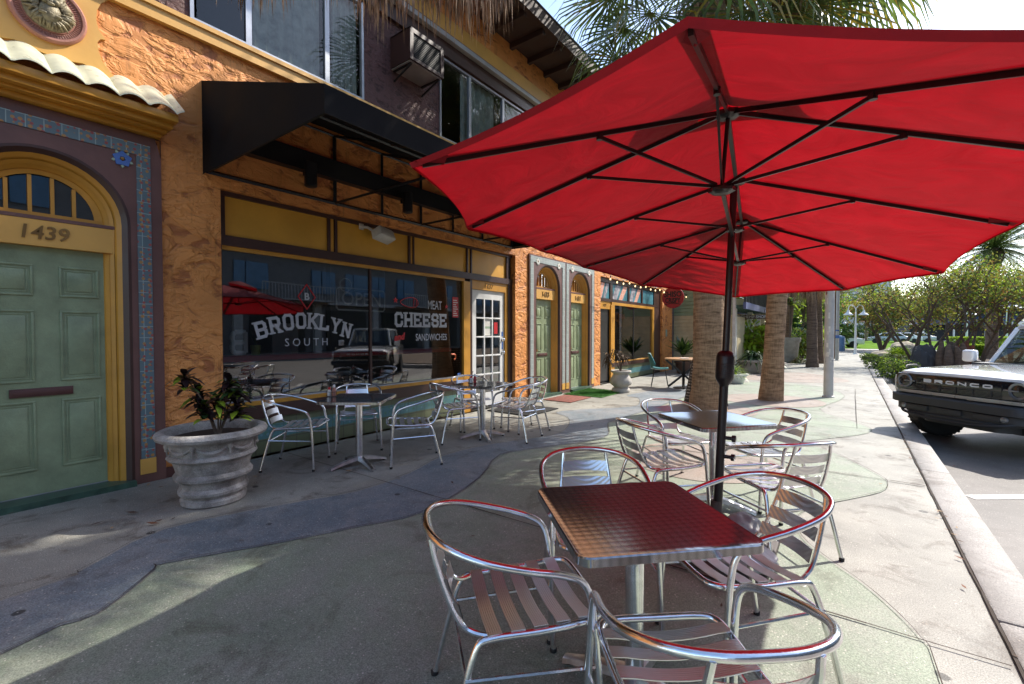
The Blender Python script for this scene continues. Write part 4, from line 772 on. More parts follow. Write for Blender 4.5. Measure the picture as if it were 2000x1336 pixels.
chairs = [  # x, y, facing (degrees, direction the sitter looks), label
 (-.97, 1.38, 50, 'aluminium chair at the left of the front table, its ribbed seat in full view'),
 (-.40, 2.14, 226, 'aluminium chair pulled to the right side of the front table, its back towards the kerb'),
 (-1.00, 2.06, -52, 'aluminium chair behind the front table\'s far left edge, mostly its hoop and one slat showing'),
 (-.36, 1.34, 131, 'aluminium chair closest to the camera, back turned, cut by the bottom of the picture'),
 (-1.13, 3.50, 52, 'aluminium chair at the second table, back to the shops, left of the umbrella pole'),
 (-1.26, 4.26, -42, 'aluminium chair tucked behind the second table beside the thick palm trunk'),
 (-.60, 4.30, 228, 'aluminium chair on the far right side of the second table, facing the camera'),
 (-.42, 3.50, 136, 'aluminium chair just right of the umbrella pole with bright sun on its seat'),
 (-4.68, 2.54, 42, 'aluminium chair beside the large stone planter, under the shop window'),
 (-3.87, 3.33, 232, 'aluminium chair right of the window table, its back half turned to the street'),
 (-4.80, 3.32, -33, 'aluminium chair between the window table and the tiled shop wall'),
 (-4.18, 4.42, 66, 'aluminium chair left of the table by the white door, back to the camera'),
 (-3.62, 4.90, 190, 'aluminium chair right of the table by the white door, back towards the street'),
 (-4.45, 5.02, -28, 'aluminium chair against the wall behind the table by the white door'),
 (-3.80, 5.36, 246, 'aluminium chair behind the table by the white door, nearest the orange pillar')]
ch0 = make_chair(chairs[0][3])
for i, (x, y, a, lb) in enumerate(chairs):
    if i == 0: ch0.location = (x, y, 0); ch0.rotation_euler.z = radians(a-90)
    else: dup(ch0, (x, y, 0), radians(a-90), lb)
def make_table(label):
    t = thing('cafe_table', label, 'table', group='square metal café tables')
    def rsq(h, r, n=5): return [(sx*(h-r)+r*cos(a), sy*(h-r)+r*sin(a)) for sx, sy, a0 in ((1, 1, 0), (-1, 1, 90), (-1, -1, 180), (1, -1, 270)) for a in [radians(a0+90*i/n) for i in range(n+1)]]
    g = MB(); o_ = rsq(.325, .045); i_ = rsq(.321, .041); i2 = rsq(.315, .036); n = len(o_)
    vs = [(x, y, .692) for x, y in o_]+[(x, y, .718) for x, y in o_]+[(x, y, .7225) for x, y in i_]+[(x, y, .7215) for x, y in i2]+[(x, y, .693) for x, y in i2]
    g.add(vs, [(k*n+i, k*n+(i+1) % n, (k+1)*n+(i+1) % n, (k+1)*n+i) for k in range(3) for i in range(n)]+[(i, 4*n+i, 4*n+(i+1) % n, (i+1) % n) for i in range(n)]+[tuple(range(3*n, 4*n)), tuple(range(4*n, 5*n))[::-1]])
    g.build('tabletop', M['top'], t)
    g = MB(); g.tube([(0, 0, .05), (0, 0, .69)], .036, 24); g.lathe([(.05, .66), (.09, .685), (.09, .692)], n=20); g.build('column', M['chrome'], t)
    for k in range(4):
        g = MB(); a = k*pi/2+pi/4; T = Matrix.Rotation(a, 4, 'Z'); n = 8; vs = []
        for i in range(n+1):
            u = i/n; x = .02+u*.29; zt = .105-.075*u**1.3; zb = zt-.045+.022*u-(0 if u < .9 else .004); w_ = .034-.010*u
            vs += [T @ Vector(p) for p in ((x, -w_, zb), (x, -w_*.8, zt-.006), (x, 0, zt), (x, w_*.8, zt-.006), (x, w_, zb))]
        g.add(vs, [(5*i+b, 5*i+5+b, 5*i+5+(b+1) % 5, 5*i+(b+1) % 5) for i in range(n) for b in range(5)]+[tuple(range(5))[::-1], tuple(range(5*n, 5*n+5))], True); fo = g.build('foot', M['steel'], t)
        g = MB(); p = T @ Vector((.29, 0, 0)); g.lathe([(.018, 0), (.02, .015), (.006, .02)], c=p, n=12); g.build('foot_pad', M['rubber'], fo)
    return t
tb0 = make_table('front café table with a turned steel top glowing red from the umbrella above'); tb0.location = (-.66, 1.69, 0); tb0.rotation_euler.z = radians(45.5)
dup(tb0, (-.87, 3.90, 0), radians(49), 'second café table behind the umbrella pole, half of its top in sun')
dup(tb0, (-4.18, 2.90, 0), radians(36), 'café table in front of the shop window with a condiment caddy on its left side')
dup(tb0, (-3.95, 4.66, 0), radians(12), 'café table before the white glazed door, with small sauce bottles on it')
def caddy(x, y, label, full):
    t = thing('condiment_caddy', label, 'caddy', (x, y, .7235)); L_ = t.location
    g = MB(); z = .7235
    g.tube([(x+.07*cos(a), y+.045*sin(a), z+.05) for a in [i*pi/8 for i in range(16)]], .003, 5, closed=True); g.tube([(x+.07*cos(a), y+.045*sin(a), z+.004) for a in [i*pi/8 for i in range(16)]], .003, 5, closed=True)
    for a in range(6): a = a*pi/3; g.tube([(x+.07*cos(a), y+.045*sin(a), z+.004), (x+.07*cos(a), y+.045*sin(a), z+.05)], .0025, 4)
    g.tube([(x, y, z), (x, y, z+.14), (x+.015, y, z+.155), (x-.01, y, z+.165)], .004, 6); g.build('rack', M['black'], t)
    for k, (dx, dy, m_, cap) in enumerate(((-.035, 0, 'lens', 'chrome'), (.035, .01, 'redd' if full else 'rosy', 'white'), (.0, -.025, 'trim', 'red'))):
        g = MB(); hh = .10 if k == 1 else .075; g.lathe([(0, 0), (.02, 0), (.021, hh*.7), (.012, hh*.9), (.012, hh), (0, hh)], c=(x+dx, y+dy, z+.002), n=14); b_ = g.build('bottle', M[m_], t)
        g = MB(); g.lathe([(.013, hh*.95), (.013, hh+.02), (0, hh+.024)], c=(x+dx, y+dy, z+.002), n=12); g.build('cap', M[cap], b_)
caddy(-4.50, 2.78, 'small caddy of shakers and a red bottle at the left edge of the window table', 0)
caddy(-4.10, 4.62, 'small caddy with a mustard and a red bottle on the table by the white door', 1)
# ================================================================ UMBRELLA
U = thing('patio_umbrella', 'large red double-ended patio umbrella with black ribs on a dark pole', 'umbrella', (-.681, 3.13, 0))
P_ = {k: Vector(v) for k, v in dict(A=(-1.227,1.079,1.996),B=(-1.784,1.980,2.017),C=(-1.925,2.971,2.045),D1=(-2.077,3.961,2.044),D=(-1.885,4.992,1.944),E=(-1.010,5.441,1.799),F=(-.045,5.301,1.814),G=(.515,4.389,1.835),H=(.670,3.389,1.958),K=(-.263,.938,2.022),h1=(-.449,2.217,2.399),h2=(-.588,3.206,2.389),h3=(-.735,4.198,2.345),r1=(-.469,2.207,2.068),r2=(-.60,3.191,2.085),r3=(-.756,4.187,2.005),J=(.608,1.367,1.90),I=(.837,2.407,1.935)).items()}
up = Vector((0, 0, 1)); OFF = up*.014
gores = [('h1', 'K', 'A'), ('h1', 'A', 'B'), ('h12', 'B', 'C'), ('h23', 'C', 'D1'), ('h3', 'D1', 'D'), ('h3', 'D', 'E'), ('h3', 'E', 'F'), ('h3', 'F', 'G'), ('h32', 'G', 'H'), ('h21', 'H', 'I'), ('h1', 'I', 'J'), ('h1', 'J', 'K')]
hubs = {'h1': ('h1', 'h1'), 'h3': ('h3', 'h3'), 'h12': ('h1', 'h2'), 'h23': ('h2', 'h3'), 'h32': ('h3', 'h2'), 'h21': ('h2', 'h1')}
g = MB(); hem = MB()
for h, a, b in gores:
    ha, hb = (P_[k] for k in hubs[h]); ta, tb = P_[a], P_[b]; nu, nv = 14, 10; tri = ha == hb; u0 = .10 if tri else 0; vs = []
    for i in range(nu+1):
        for j in range(nv+1):
            u = u0+(1-u0)*i/nu; v = j/nv; c = 4*v*(1-v); ue = u*(1-.032*c*u); pa = ha.lerp(ta, ue*1.012); pb = hb.lerp(tb, ue*1.012)
            p = pa.lerp(pb, v)+OFF-up*(.022*c*sin(pi*u)+.010*c*u); vs.append(p)
    g.add(vs, [(i*(nv+1)+j, (i+1)*(nv+1)+j, (i+1)*(nv+1)+j+1, i*(nv+1)+j+1) for i in range(nu) for j in range(nv)], True)
    e = vs[-(nv+1):]; cen = (P_['h2']-up*.3)
    e2 = [p-up*.016+(cen-p).normalized()*.012 for p in e]; hem.add(e+e2, [(j, j+1, nv+2+j, nv+1+j) for j in range(nv)], True)
    for tip, hb_ in ((ta, ha),):   # pocket sewn over each rib tip
        d_ = (tip-hb_).normalized(); s_ = d_.cross(up).normalized()*.035
        hem.add([tip+d_*.01+OFF*.9, tip-d_*.12+s_+OFF*.72, tip-d_*.11-up*.014, tip-d_*.12-s_+OFF*.72], [(0, 1, 2), (0, 2, 3)])
cn = g.build('canopy', M['umb'], U); hem.build('hem', M['umb'], cn)
for k, h_ in dict(K='h1', A='h1', J='h1', B='h1', I='h1', C='h2', H='h2', D1='h3', G='h3', D='h3', F='h3', E='h3').items():
    a, b = P_[h_]+OFF-up*.006, P_[k]+OFF-up*.006; a = a.lerp(b, .12); d_ = (b-a).normalized(); s_ = d_.cross(up).normalized()*.032; sm_ = MB()
    for sg in (-1, 1): sm_.add([a, b, b+s_*sg-up*.003, a+s_*sg-up*.003], [(0, 1, 2, 3)])
    sm_.build('seam_tape', M['umb'], cn)
for hk in ('h1', 'h3'):
    rs = [k for k in ('A', 'B', 'J', 'I', 'K') ] if hk == 'h1' else ['D1', 'D', 'E', 'F', 'G']
    hub = P_[hk]; other = P_['h2']-hub; g = MB(); ring_ = [hub+(P_[k]-hub)*.27 for k in rs]; ring_.sort(key=lambda p: atan2(p.y-hub.y, p.x-hub.x)); ring_.append(hub+other*.2); ring_.sort(key=lambda p: atan2(p.y-hub.y, p.x-hub.x))
    top = hub+up*.12; n = len(ring_); g.add([top]+[p+up*.075 for p in ring_]+[hub.lerp(p, .5)+up*.105 for p in ring_], [(0, 1+n+i, 1+n+(i+1) % n) for i in range(n)]+[(1+n+i, 1+i, 1+(i+1) % n, 1+n+(i+1) % n) for i in range(n)], True); g.build('vent_cap', M['umb'], U)
ax = Vector((.0310, .0300, .9991))
ribs = dict(K=('h1', 'r1'), A=('h1', 'r1'), J=('h1', 'r1'), B=('h1', 'r1'), I=('h1', 'r1'), C=('h2', 'r2'), H=('h2', 'r2'), D1=('h3', 'r3'), G=('h3', 'r3'), D=('h3', 'r3'), F=('h3', 'r3'), E=('h3', 'r3'))
def flatbar(mb, p, q, w_, h_):
    d = (q-p).normalized(); s = d.cross(up).normalized()*w_/2; n = s.cross(d).normalized()*h_/2
    mb.add([p-s-n, p+s-n, p+s+n, p-s+n, q-s-n, q+s-n, q+s+n, q-s+n], [(0, 3, 2, 1), (4, 5, 6, 7), (0, 1, 5, 4), (1, 2, 6, 5), (2, 3, 7, 6), (3, 0, 4, 7)])
for k, (h, r) in ribs.items():
    g = MB(); d = (P_[k]-P_[h]).normalized(); flatbar(g, P_[h]+d*.04, P_[k]-d*.03, .011, .02); rb = g.build('rib', M['umb_f'], U)
    g = MB(); m_ = P_[h].lerp(P_[k], .47)-up*.012; d2 = (m_-P_[r]).normalized(); flatbar(g, P_[r]+d2*.03, m_, .009, .014); g.lathe([(0, -.012), (.012, -.012), (.012, .012), (0, .012)], c=m_, n=8); g.build('strut', M['umb_f'], rb)
for k in ('h1', 'h2', 'h3', 'r1', 'r2', 'r3'):
    g = MB(); n = 24; g.lathe([(.0, -.022), (.03, -.022), (.05, -.012), (.052, .0), (.045, .01), (.02, .016), (.0, .016)], c=P_[k]-up*.01, n=n, wob=lambda a, z: .12*(1 if sin(a*8) > 0 else -.3)); g.build('hub', M['umb_f'], U)
g = MB(); flatbar(g, P_['h1']-up*.02, P_['h3']-up*.02, .02, .03); flatbar(g, P_['r1'], P_['r3'], .018, .022); g.tube([P_['h1']-up*.02, P_['r1']], .009, 8); g.tube([P_['h3']-up*.02, P_['r3']], .009, 8); g.build('ridge_bar', M['umb_f'], U)
base = Vector((-.681, 3.13, 0))
g = MB(); g.tube([base+ax*.9, base+ax*2.37], .0215, 20); g.build('upper_pole', M['umb_f'], U)
g = MB(); g.tube([base+ax*.06, base+ax*1.13], .027, 20); g.build('lower_pole', M['umb_f'], U)
T = Matrix.Translation(base+ax*1.13) @ ax.to_track_quat('Z', 'Y').to_matrix().to_4x4()
g = MB(); g.lathe([(.027, -.06), (.03, -.05), (.052, -.015), (.055, .0), (.055, .13), (.048, .155), (.03, .168), (.02, .17)], n=28, T=T)
for i in range(6): g.lathe([(.0555, .02+i*.012), (.057, .025+i*.012), (.0555, .03+i*.012)], n=28, T=T)
g.build('crank_housing', M['umb_f'], U)
g = MB()
for z in (.62, .74): g.lathe([(0, 0), (.012, 0), (.012, .04), (.022, .045), (.022, .065), (0, .07)], n=14, T=Matrix.Translation(base+ax*z) @ Matrix.Rotation(pi/2, 4, 'Y') @ Matrix.Translation((0, 0, .02)))
g.build('clamp_knob', M['umb_f'], U)
g = MB(); g.bbox(base.x-.33, base.x+.33, base.y-.33, base.y+.33, .006, .05, .012, T=None); g.lathe([(.07, .05), (.05, .08), (.032, .32), (.03, .33)], c=base, n=20); g.build('base_plate', mat('dark_base', (.06, .045, .04), .6, bump=.2, bs=40), U)
def bag(x, y, z, sx, sy, sz, label):
    bm = bmesh.new(); bmesh.ops.create_icosphere(bm, subdivisions=4, radius=1); rr = random.Random(int(x*1000))
    ph = [rr.uniform(0, 6) for _ in range(6)]
    for v in bm.verts:
        c = v.co.copy(); wr = 1+.06*sin(7*c.x+ph[0])*sin(6*c.y+ph[1])+.05*sin(13*c.z+9*c.x+ph[2])+.03*sin(17*c.y+ph[3]); zc = max(c.z, -.75)
        v.co = Vector((x+c.x*sx*wr, y+c.y*sy*wr, z+sz*.75+zc*sz*wr*(1 if c.z < .6 else 1.1)))
    g = MB(); g.bm(bm, None, True); o = g.build('weight_bag', mat('white_plastic_bag', (.55, .54, .54), .4, var=.15, vs=12, bump=.6, bs=14, trans=.25)); return tag(o, label, 'bag', 'white bags weighing down the umbrella base')
bag(-.48, 2.93, .05, .17, .13, .075, 'white weight bag on the umbrella base under the right-hand chair of the front table'); bag(-.55, 3.33, .05, .12, .13, .085, 'crumpled translucent white bag on the umbrella base, right of the pole')
# ================================================================ PLANTERS
pc = Vector((-4.31, 1.57, 0)); t = thing('stone_planter', 'big round weathered stone planter with swags and ring mouldings, beside the first green door', 'planter', pc)
g = MB(); g.lathe([(.25, 0), (.27, .012), (.275, .05), (.262, .07), (.268, .09), (.29, .105), (.295, .13), (.28, .15), (.27, .16), (.275, .2), (.30, .225), (.327, .24), (.33, .262), (.315, .28), (.30, .29), (.315, .35), (.335, .40), (.36, .41), (.375, .428), (.365, .448), (.345, .46)], c=pc, n=48, wob=lambda a, z: .006*sin(3*a+z*20)); 
def sc_(z0): pass
g.lathe([(.345, .46), (.355, .50), (.375, .55), (.405, .575), (.43, .585), (.458, .60), (.468, .625), (.455, .65), (.42, .665), (.385, .655), (.37, .63), (.36, .60), (.355, .585)], c=pc, n=48, wob=lambda a, z: .005*sin(5*a)); g.build('bowl', M['stone'], t)
g = MB()
for k in range(8):
    a0 = k*pi/4; pts = []
    for i in range(9):
        u = i/8; a = a0+u*pi/4; rad = .352+.014; pts.append(pc+Vector((rad*cos(a), rad*sin(a), .555-.06*sin(pi*u))))
    g.tube(pts, [.006+.012*sin(pi*i/8) for i in range(9)], 8); p = pc+Vector((.378*cos(a0), .378*sin(a0), .555)); g.lathe([(0, -.03), (.02, -.025), (.026, 0), (.02, .02), (0, .026)], c=p, n=10); g.tube([p, p+Vector((0, 0, -.09))], [.014, .004], 6)
g.build('swags', M['stone'], t); g = MB(); g.lathe([(.36, .585), (.2, .60), (0, .605)], c=pc, n=24); g.build('soil', M['soil'], t)
t.scale = (.87, .87, .93)
def leafshape(g, p, d, n, L, W, droop=.2, seg=3):
    s = d.cross(n).normalized(); pts = []; vs = []
    for i in range(seg+1):
        u = i/seg; c = p+d*L*u+Vector((0, 0, -1))*droop*L*u*u; w_ = W*(sin(pi*min(1, .12+u*.88)))*.5
        vs += [c-s*w_+n*w_*.3, c+s*w_+n*w_*.3]
    g.add(vs, [(2*i, 2*i+1, 2*i+3, 2*i+2) for i in range(seg)])
def croton(c, h, label):
    t = thing('croton_plant', label, 'plant', c); st = MB(); lf = MB()
    r = random.Random(3)
    for (dx, dy, hh) in ((-.05, -.22, .50), (-.12, -.10, .36), (.05, -.02, .30), (.07, .06, .45), (.02, .15, .36), (-.02, -.10, .24), (.06, .12, .22)):
        tip = Vector(c)+Vector((dx, dy, hh)); st.tube([Vector(c)+Vector((dx*.1, dy*.1, 0)), Vector(c)+Vector((dx*.45, dy*.45, hh*.55)), tip], [.008, .006, .005], 6, smooth=3)
        for k in range(36):
            a = k*2.4+r.uniform(-.3, .3); el = r.uniform(-.25, 1.1); d = Vector((cos(a)*cos(el), sin(a)*cos(el), sin(el))); n = d.cross(Vector((-sin(a), cos(a), 0))).normalized()
            lf.use(M['croton'] if r.random() < .68 else (M['leafd'] if r.random() < .6 else M['leafl'])); leafshape(lf, tip-up*(k % 6)*.022, d, n, r.uniform(.12, .17), r.uniform(.04, .062), .35)
    st.build('stem', M['bark'], t); lf.build('foliage', None, t)
croton((pc.x+.02, pc.y+.03, .56), .45, 'small croton with dark purple and green leaves growing in the weathered stone planter')
p2 = Vector((-4.32, 10.12, 0)); t = thing('urn_planter', 'pale round-bellied stone urn on a foot beside the green turf mat', 'planter', p2)
g = MB(); g.lathe([(.20, 0), (.21, .02), (.21, .07), (.19, .10), (.15, .115), (.17, .14), (.235, .19), (.25, .25), (.235, .31), (.19, .38), (.175, .42), (.185, .45), (.235, .47), (.24, .50), (.225, .515), (.19, .50), (.18, .46)], c=p2, n=44, wob=lambda a, z: .035*abs(sin(5*a)) if .15 < z < .4 else 0); g.build('bowl', M['stonew'], t)
g = MB(); g.lathe([(.19, .47), (0, .475)], c=p2, n=20); g.build('soil', M['soil'], t)
t = thing('withered_plant', 'withered shrub with drooping brown leaves standing in the pale stone urn', 'plant', p2+up*.47); g = MB(); lf = MB(); r = random.Random(5)
for (dx, dy, hh) in ((-.05, .02, .45), (-.22, -.25, .42), (-.1, -.12, .5), (.06, .1, .4), (-.28, -.1, .33)):
    b0 = p2+up*.47; tip = b0+Vector((dx, dy, hh)); g.tube([b0, b0+Vector((dx*.4, dy*.4, hh*.6)), tip], [.01, .007, .004], 5, smooth=3)
    for k in range(40):
        a = r.uniform(0, 6.28); d = Vector((cos(a)*.7, sin(a)*.7, r.uniform(-.9, .4))).normalized(); lf.use(M['dried'] if r.random() < .9 else M['thatch']); leafshape(lf, tip+Vector((r.uniform(-.05, .05), r.uniform(-.05, .05), r.uniform(-.08, .05))), d, d.cross(Vector((-sin(a), cos(a), 0))).normalized(), r.uniform(.1, .2), .02, .7)
g.build('stem', M['bark'], t); lf.build('foliage', None, t)
# mats
g = MB(); g.bbox(-5.2, -4.28, 6.25, 7.2, .004, .02, .004, T=Matrix.Translation((0, 0, 0))); tag(g.build('door_mat', M['mat_b']), 'black coir doormat lying in front of the white glazed door', 'doormat')
g = MB(); g.bbox(-5.1, -4.45, 7.95, 8.85, .004, .016, .004); tag(g.build('door_mat', M['mat_r']), 'worn red-brown doormat in front of the nearer of the two far green doors', 'doormat')
tm = mat('turf_base', (.05, .16, .02), .9, var=.3, vs=20); t = thing('turf_mat', 'rectangle of bright artificial grass at the farther green door', 'mat', (-4.72, 9.6, 0)); g = MB(); g.bbox(-5.2, -4.25, 8.95, 10.2, .003, .014, .003); g.build('backing', tm, t)
g = MB(); r = random.Random(9)
for i in range(9000):
    x, y = r.uniform(-5.19, -4.26), r.uniform(8.96, 10.19); a = r.uniform(0, 6.28); h = r.uniform(.018, .034); g.add([(x-.002*cos(a), y-.002*sin(a), .013), (x+.002*cos(a), y+.002*sin(a), .013), (x+r.uniform(-.012, .012), y+r.uniform(-.012, .012), .013+h)], [(0, 1, 2)])
g.build('pile', mat('turf_blade', (.06, .24, .02), .6, var=.3, vs=30), t)
# A-frame menu board behind the thick palm
t = thing('menu_board', 'black A-frame chalkboard with chalk writing leaning behind the thick palm trunk', 'sign', (-2.2, 9.75, 0)); T = Matrix.Translation((-2.2, 9.55, 0)) @ Matrix.Rotation(radians(28), 4, 'Z')
T = Matrix.Translation((-2.22, 9.25, 0)) @ Matrix.Rotation(radians(-33), 4, 'Z')
for k, s in enumerate((-1, 1)):
    g = MB(); T2 = T @ Matrix.Translation((0, s*.26, 0)) @ Matrix.Rotation(radians(-s*-14), 4, 'X'); g.bbox(-.30, .30, -.012, .012, .02, 1.0, .004, T=T2); pn = g.build('board', mat('chalkboard', (.03, .02, .018), .6), t)
    if s < 0:
        g = MB(); r = random.Random(4)
        for i in range(15):
            z = .93-i*.058; x = -.27
            while x < .23: w_ = r.uniform(.03, .09); g.box(x, x+w_, -.0145, -.0135, z-.012, z+.008, T=T2); x += w_+.02
        g.build('chalk_writing', mat('chalk', (.42, .38, .35), .9), pn)
# teal chairs and the round wooden table
def teal(label):
    t = thing('teal_chair', label, 'chair', group='teal shell chairs at the round table'); g = MB(); vs = []; n = 12; m = 14
    for i in range(m+1):
        v = i/m
        if v < .5: y = .22-.44*(v/.5); z = .46-.03*sin(pi*v/.5)
        else: y = -.22-.09*(v-.5)/.5; z = .46+.40*((v-.5)/.5)**.9
        hw = .23*(1-.28*max(0, v-.75)/.25) if v > .3 else .23*(.86+.14*v/.3)
        for j in range(n+1):
            u = -1+2*j/n; e = u*u; vs.append((u*hw, y+(.13*e if v > .5 else .0)*(1-(v-.5)), z+(.07*e*(.3+v) if v <= .5 else .055*e*(1-v)*2)))
    g.add(vs, [(i*(n+1)+j, i*(n+1)+j+1, (i+1)*(n+1)+j+1, (i+1)*(n+1)+j) for i in range(m) for j in range(n)], True); o = g.build('seat_shell', M['teal'], t); s = o.modifiers.new('s', 'SOLIDIFY'); s.thickness = .014
    for sx in (-1, 1):
        for sy in (-1, 1): g = MB(); g.tube([(sx*.14, sy*.13, .44), (sx*.21, sy*.21, 0)], .009, 6); g.build('leg', M['black'], t)
    return t
tc0 = teal('teal shell chair at the left of the round table, nearest the far shop window'); tc0.location = (-3.95, 11.75, 0); tc0.rotation_euler.z = radians(-70)
dup(tc0, (-3.05, 12.5, 0), radians(165), 'teal shell chair behind the round wooden table'); dup(tc0, (-2.75, 11.75, 0), radians(100), 'teal shell chair half hidden by the thick palm trunk')
t = thing('round_table', 'round wooden table on crossed black legs near the far shop', 'table', (-3.35, 11.75, 0)); c = Vector((-3.35, 11.75, 0))
g = MB(); g.lathe([(0, .72), (.44, .72), (.455, .73), (.455, .75), (.44, .757), (0, .757)], c=c, n=40); g.build('tabletop', M['wood'], t)
g = MB()
for a in (.3, 1.87): 
    for s in (1, -1): d = Vector((cos(a)*s, sin(a)*s, 0)); flatbar(g, c+d*.42+up*.71, c-d*.36+up*.03, .05, .05)
g.tube([c, c+up*.7], .035, 8); g.lathe([(.26, 0), (.24, .02), (0, .03)], c=c, n=24); g.build('crossed_base', M['black'], t)
g = MB(); g.lathe([(0, .758), (.1, .758), (.115, .77), (0, .765)], c=c+Vector((.05, -.1, 0)), n=20); tag(g.build('plate', M['white']), 'white plate lying on the round wooden table', 'plate')
# ================================================================ PALMS
def trunk(mb, b, tip, r0, r1, flare=1.2, n=20, seg=26, rough=.03, seed=1):
    rr = random.Random(seed); b = Vector(b); tip = Vector(tip); base_i = len(mb.v)
    for i in range(seg+1):
        u = i/seg; r = (r0*(1-u)+r1*u)*(1+(flare-1)*max(0, 1-u*9)); c = b.lerp(tip, u)
        for k in range(n):
            a = 2*pi*k/n; q = r*(1+rough*rr.uniform(-1, 1)); mb.v.append((c.x+q*cos(a), c.y+q*sin(a), c.z))
    for i in range(seg):
        for k in range(n): mb.face([base_i+i*n+k, base_i+i*n+(k+1) % n, base_i+(i+1)*n+(k+1) % n, base_i+(i+1)*n+k], True)
def fanleaf(g, rnd, o, d, pet, bl, droop, m1, m2, nseg=30, dead=False):
    d = d.normalized(); side = d.cross(up); side = side.normalized() if side.length > .1 else Vector((1, 0, 0)); pe = o+d*pet+Vector((0, 0, -1))*droop*pet*.35; d2 = (pe-o).normalized(); d2 = (d2-up*droop*.5).normalized(); nrm = side.cross(d2).normalized()
    g.use(m1); w_ = .013; mid = o+d*pet*.5; sw = side*w_
    g.add([o-sw*1.6, o+sw*1.6, mid+sw, mid-sw, pe+sw, pe-sw], [(0, 1, 2, 3), (3, 2, 4, 5)])
    for i in range(nseg):
        a = (i/(nseg-1)-.5)*2*radians(118); L = bl*(1-.30*abs(a)/2)*rnd.uniform(.9, 1.05); dr = d2*cos(a)+side*sin(a); g.use(m2 if rnd.random() < .22 else m1)
        q = Vector((-0., 0, 0)); s = nrm.cross(dr).normalized()*(.013+.010*L); f = nrm*.012*(1 if i % 2 else -1); g1 = rnd.uniform(.10, .22)+.25*droop
        p0 = pe; p1 = pe+dr*L*.55-up*g1*L*.15+f; p2 = pe+dr*L*.8-up*g1*L*.42; p3 = pe+dr*L*.98-up*g1*L*(1.0+rnd.uniform(0, .5))
        g.add([p0-s*.25, p0+s*.25, p1-s, p1+s, p2-s*.7, p2+s*.7, p3], [(0, 1, 3, 2), (2, 3, 5, 4), (4, 5, 6)])
def fanpalm(label, b, top, r0, r1, nl=34, pet=.95, bl=1.0, skirt=1.2, nsk=60, seed=1, tm='trunk', flare=1.25, skirt_r=.5, low=-.5):
    rn = random.Random(seed); t = thing('fan_palm', label, 'palm', b, group='fan palms along the pavement'); g = MB(); trunk(g, b, top, r0, r1, flare, seed=seed, seg=60, rough=.035); g.build('trunk', M[tm], t)
    cr = MB(); o = Vector(top)
    for i in range(nl):
        a = i*2.39996+rn.uniform(-.2, .2); el = 1.25-(i/nl)*(1.25-low)+rn.uniform(-.12, .12); d = Vector((cos(a)*cos(el), sin(a)*cos(el), sin(el))); fanleaf(cr, rn, o+up*.1, d, pet*rn.uniform(.8, 1.1), bl*rn.uniform(.85, 1.1), .25+.5*(i/nl), M['fan'], M['fany'] if i > nl*.5 else M['fan'])
    cr.build('crown', None, t)
    if nsk:
        sk_ = MB()
        for i in range(nsk):
            a = rn.uniform(0, 2*pi); rad = rn.uniform(r1, skirt_r); z0 = rn.uniform(-.5*skirt, .1); p = o+Vector((cos(a)*rad*.6, sin(a)*rad*.6, z0)); Ls = rn.uniform(.5, 1)*skirt
            for k in range(12):
                aa = a+rn.uniform(-.35, .35); q0 = p+Vector((rn.uniform(-.05, .05), rn.uniform(-.05, .05), 0)); q1 = o+Vector((cos(aa)*rad*rn.uniform(.9, 1.25), sin(aa)*rad*rn.uniform(.9, 1.25), z0-Ls*.5)); q2 = q1+Vector((rn.uniform(-.07, .07), rn.uniform(-.07, .07), -Ls*rn.uniform(.35, .7))); s = Vector((-sin(aa), cos(aa), 0))*rn.uniform(.006, .014)
                sk_.add([q0-s, q0+s, q1+s, q1-s, q2], [(0, 1, 2, 3), (3, 2, 4)])
        sk_.build('dead_fronds', M['thatch'], t)
    return t
fanpalm('thick ringed palm trunk just left of the umbrella pole, behind the second table', (-2.06, 8.78, 0), (-1.95, 8.2, 7.1), .265, .225, nl=64, pet=1.8, bl=1.45, skirt=1.0, nsk=30, seed=3, low=-1.15)
fanpalm('palm with a slimmer trunk right of the umbrella pole, on a round peach inlay', (-1.30, 10.75, 0), (-.8, 9.9, 9.5), .185, .165, nl=34, pet=1.7, bl=1.45, skirt=2.0, nsk=90, seed=5, low=-1.1, skirt_r=.8)
fanpalm('thin dark palm trunk seen between the two nearer palms\' trunks, far down the pavement', (-2.5, 25.2, 0), (-2.1, 25.6, 5.6), .165, .15, nl=22, skirt=1.2, nsk=40, seed=7, tm='trunkd')
fanpalm('far palm whose straw skirt hangs low, left one of the pair beside the white pole', (-1.2, 21.9, 0), (-1.3, 22, 4.6), .19, .17, nl=12, skirt=1.7, nsk=80, seed=8, tm='trunkd', skirt_r=.8)
fanpalm('far palm whose straw skirt hangs low, right one of the pair beside the white pole', (-1.1, 24.6, 0), (-1.25, 24.6, 4.7), .18, .16, nl=12, skirt=1.7, nsk=60, seed=9, tm='trunkd', skirt_r=.7)
fanpalm('far palm behind the thinner white pole, only straw fronds showing under the umbrella', (-.75, 29.5, 0), (-.7, 29.5, 5.4), .17, .15, nl=22, skirt=1.9, nsk=90, seed=10, tm='trunkd', skirt_r=.9)
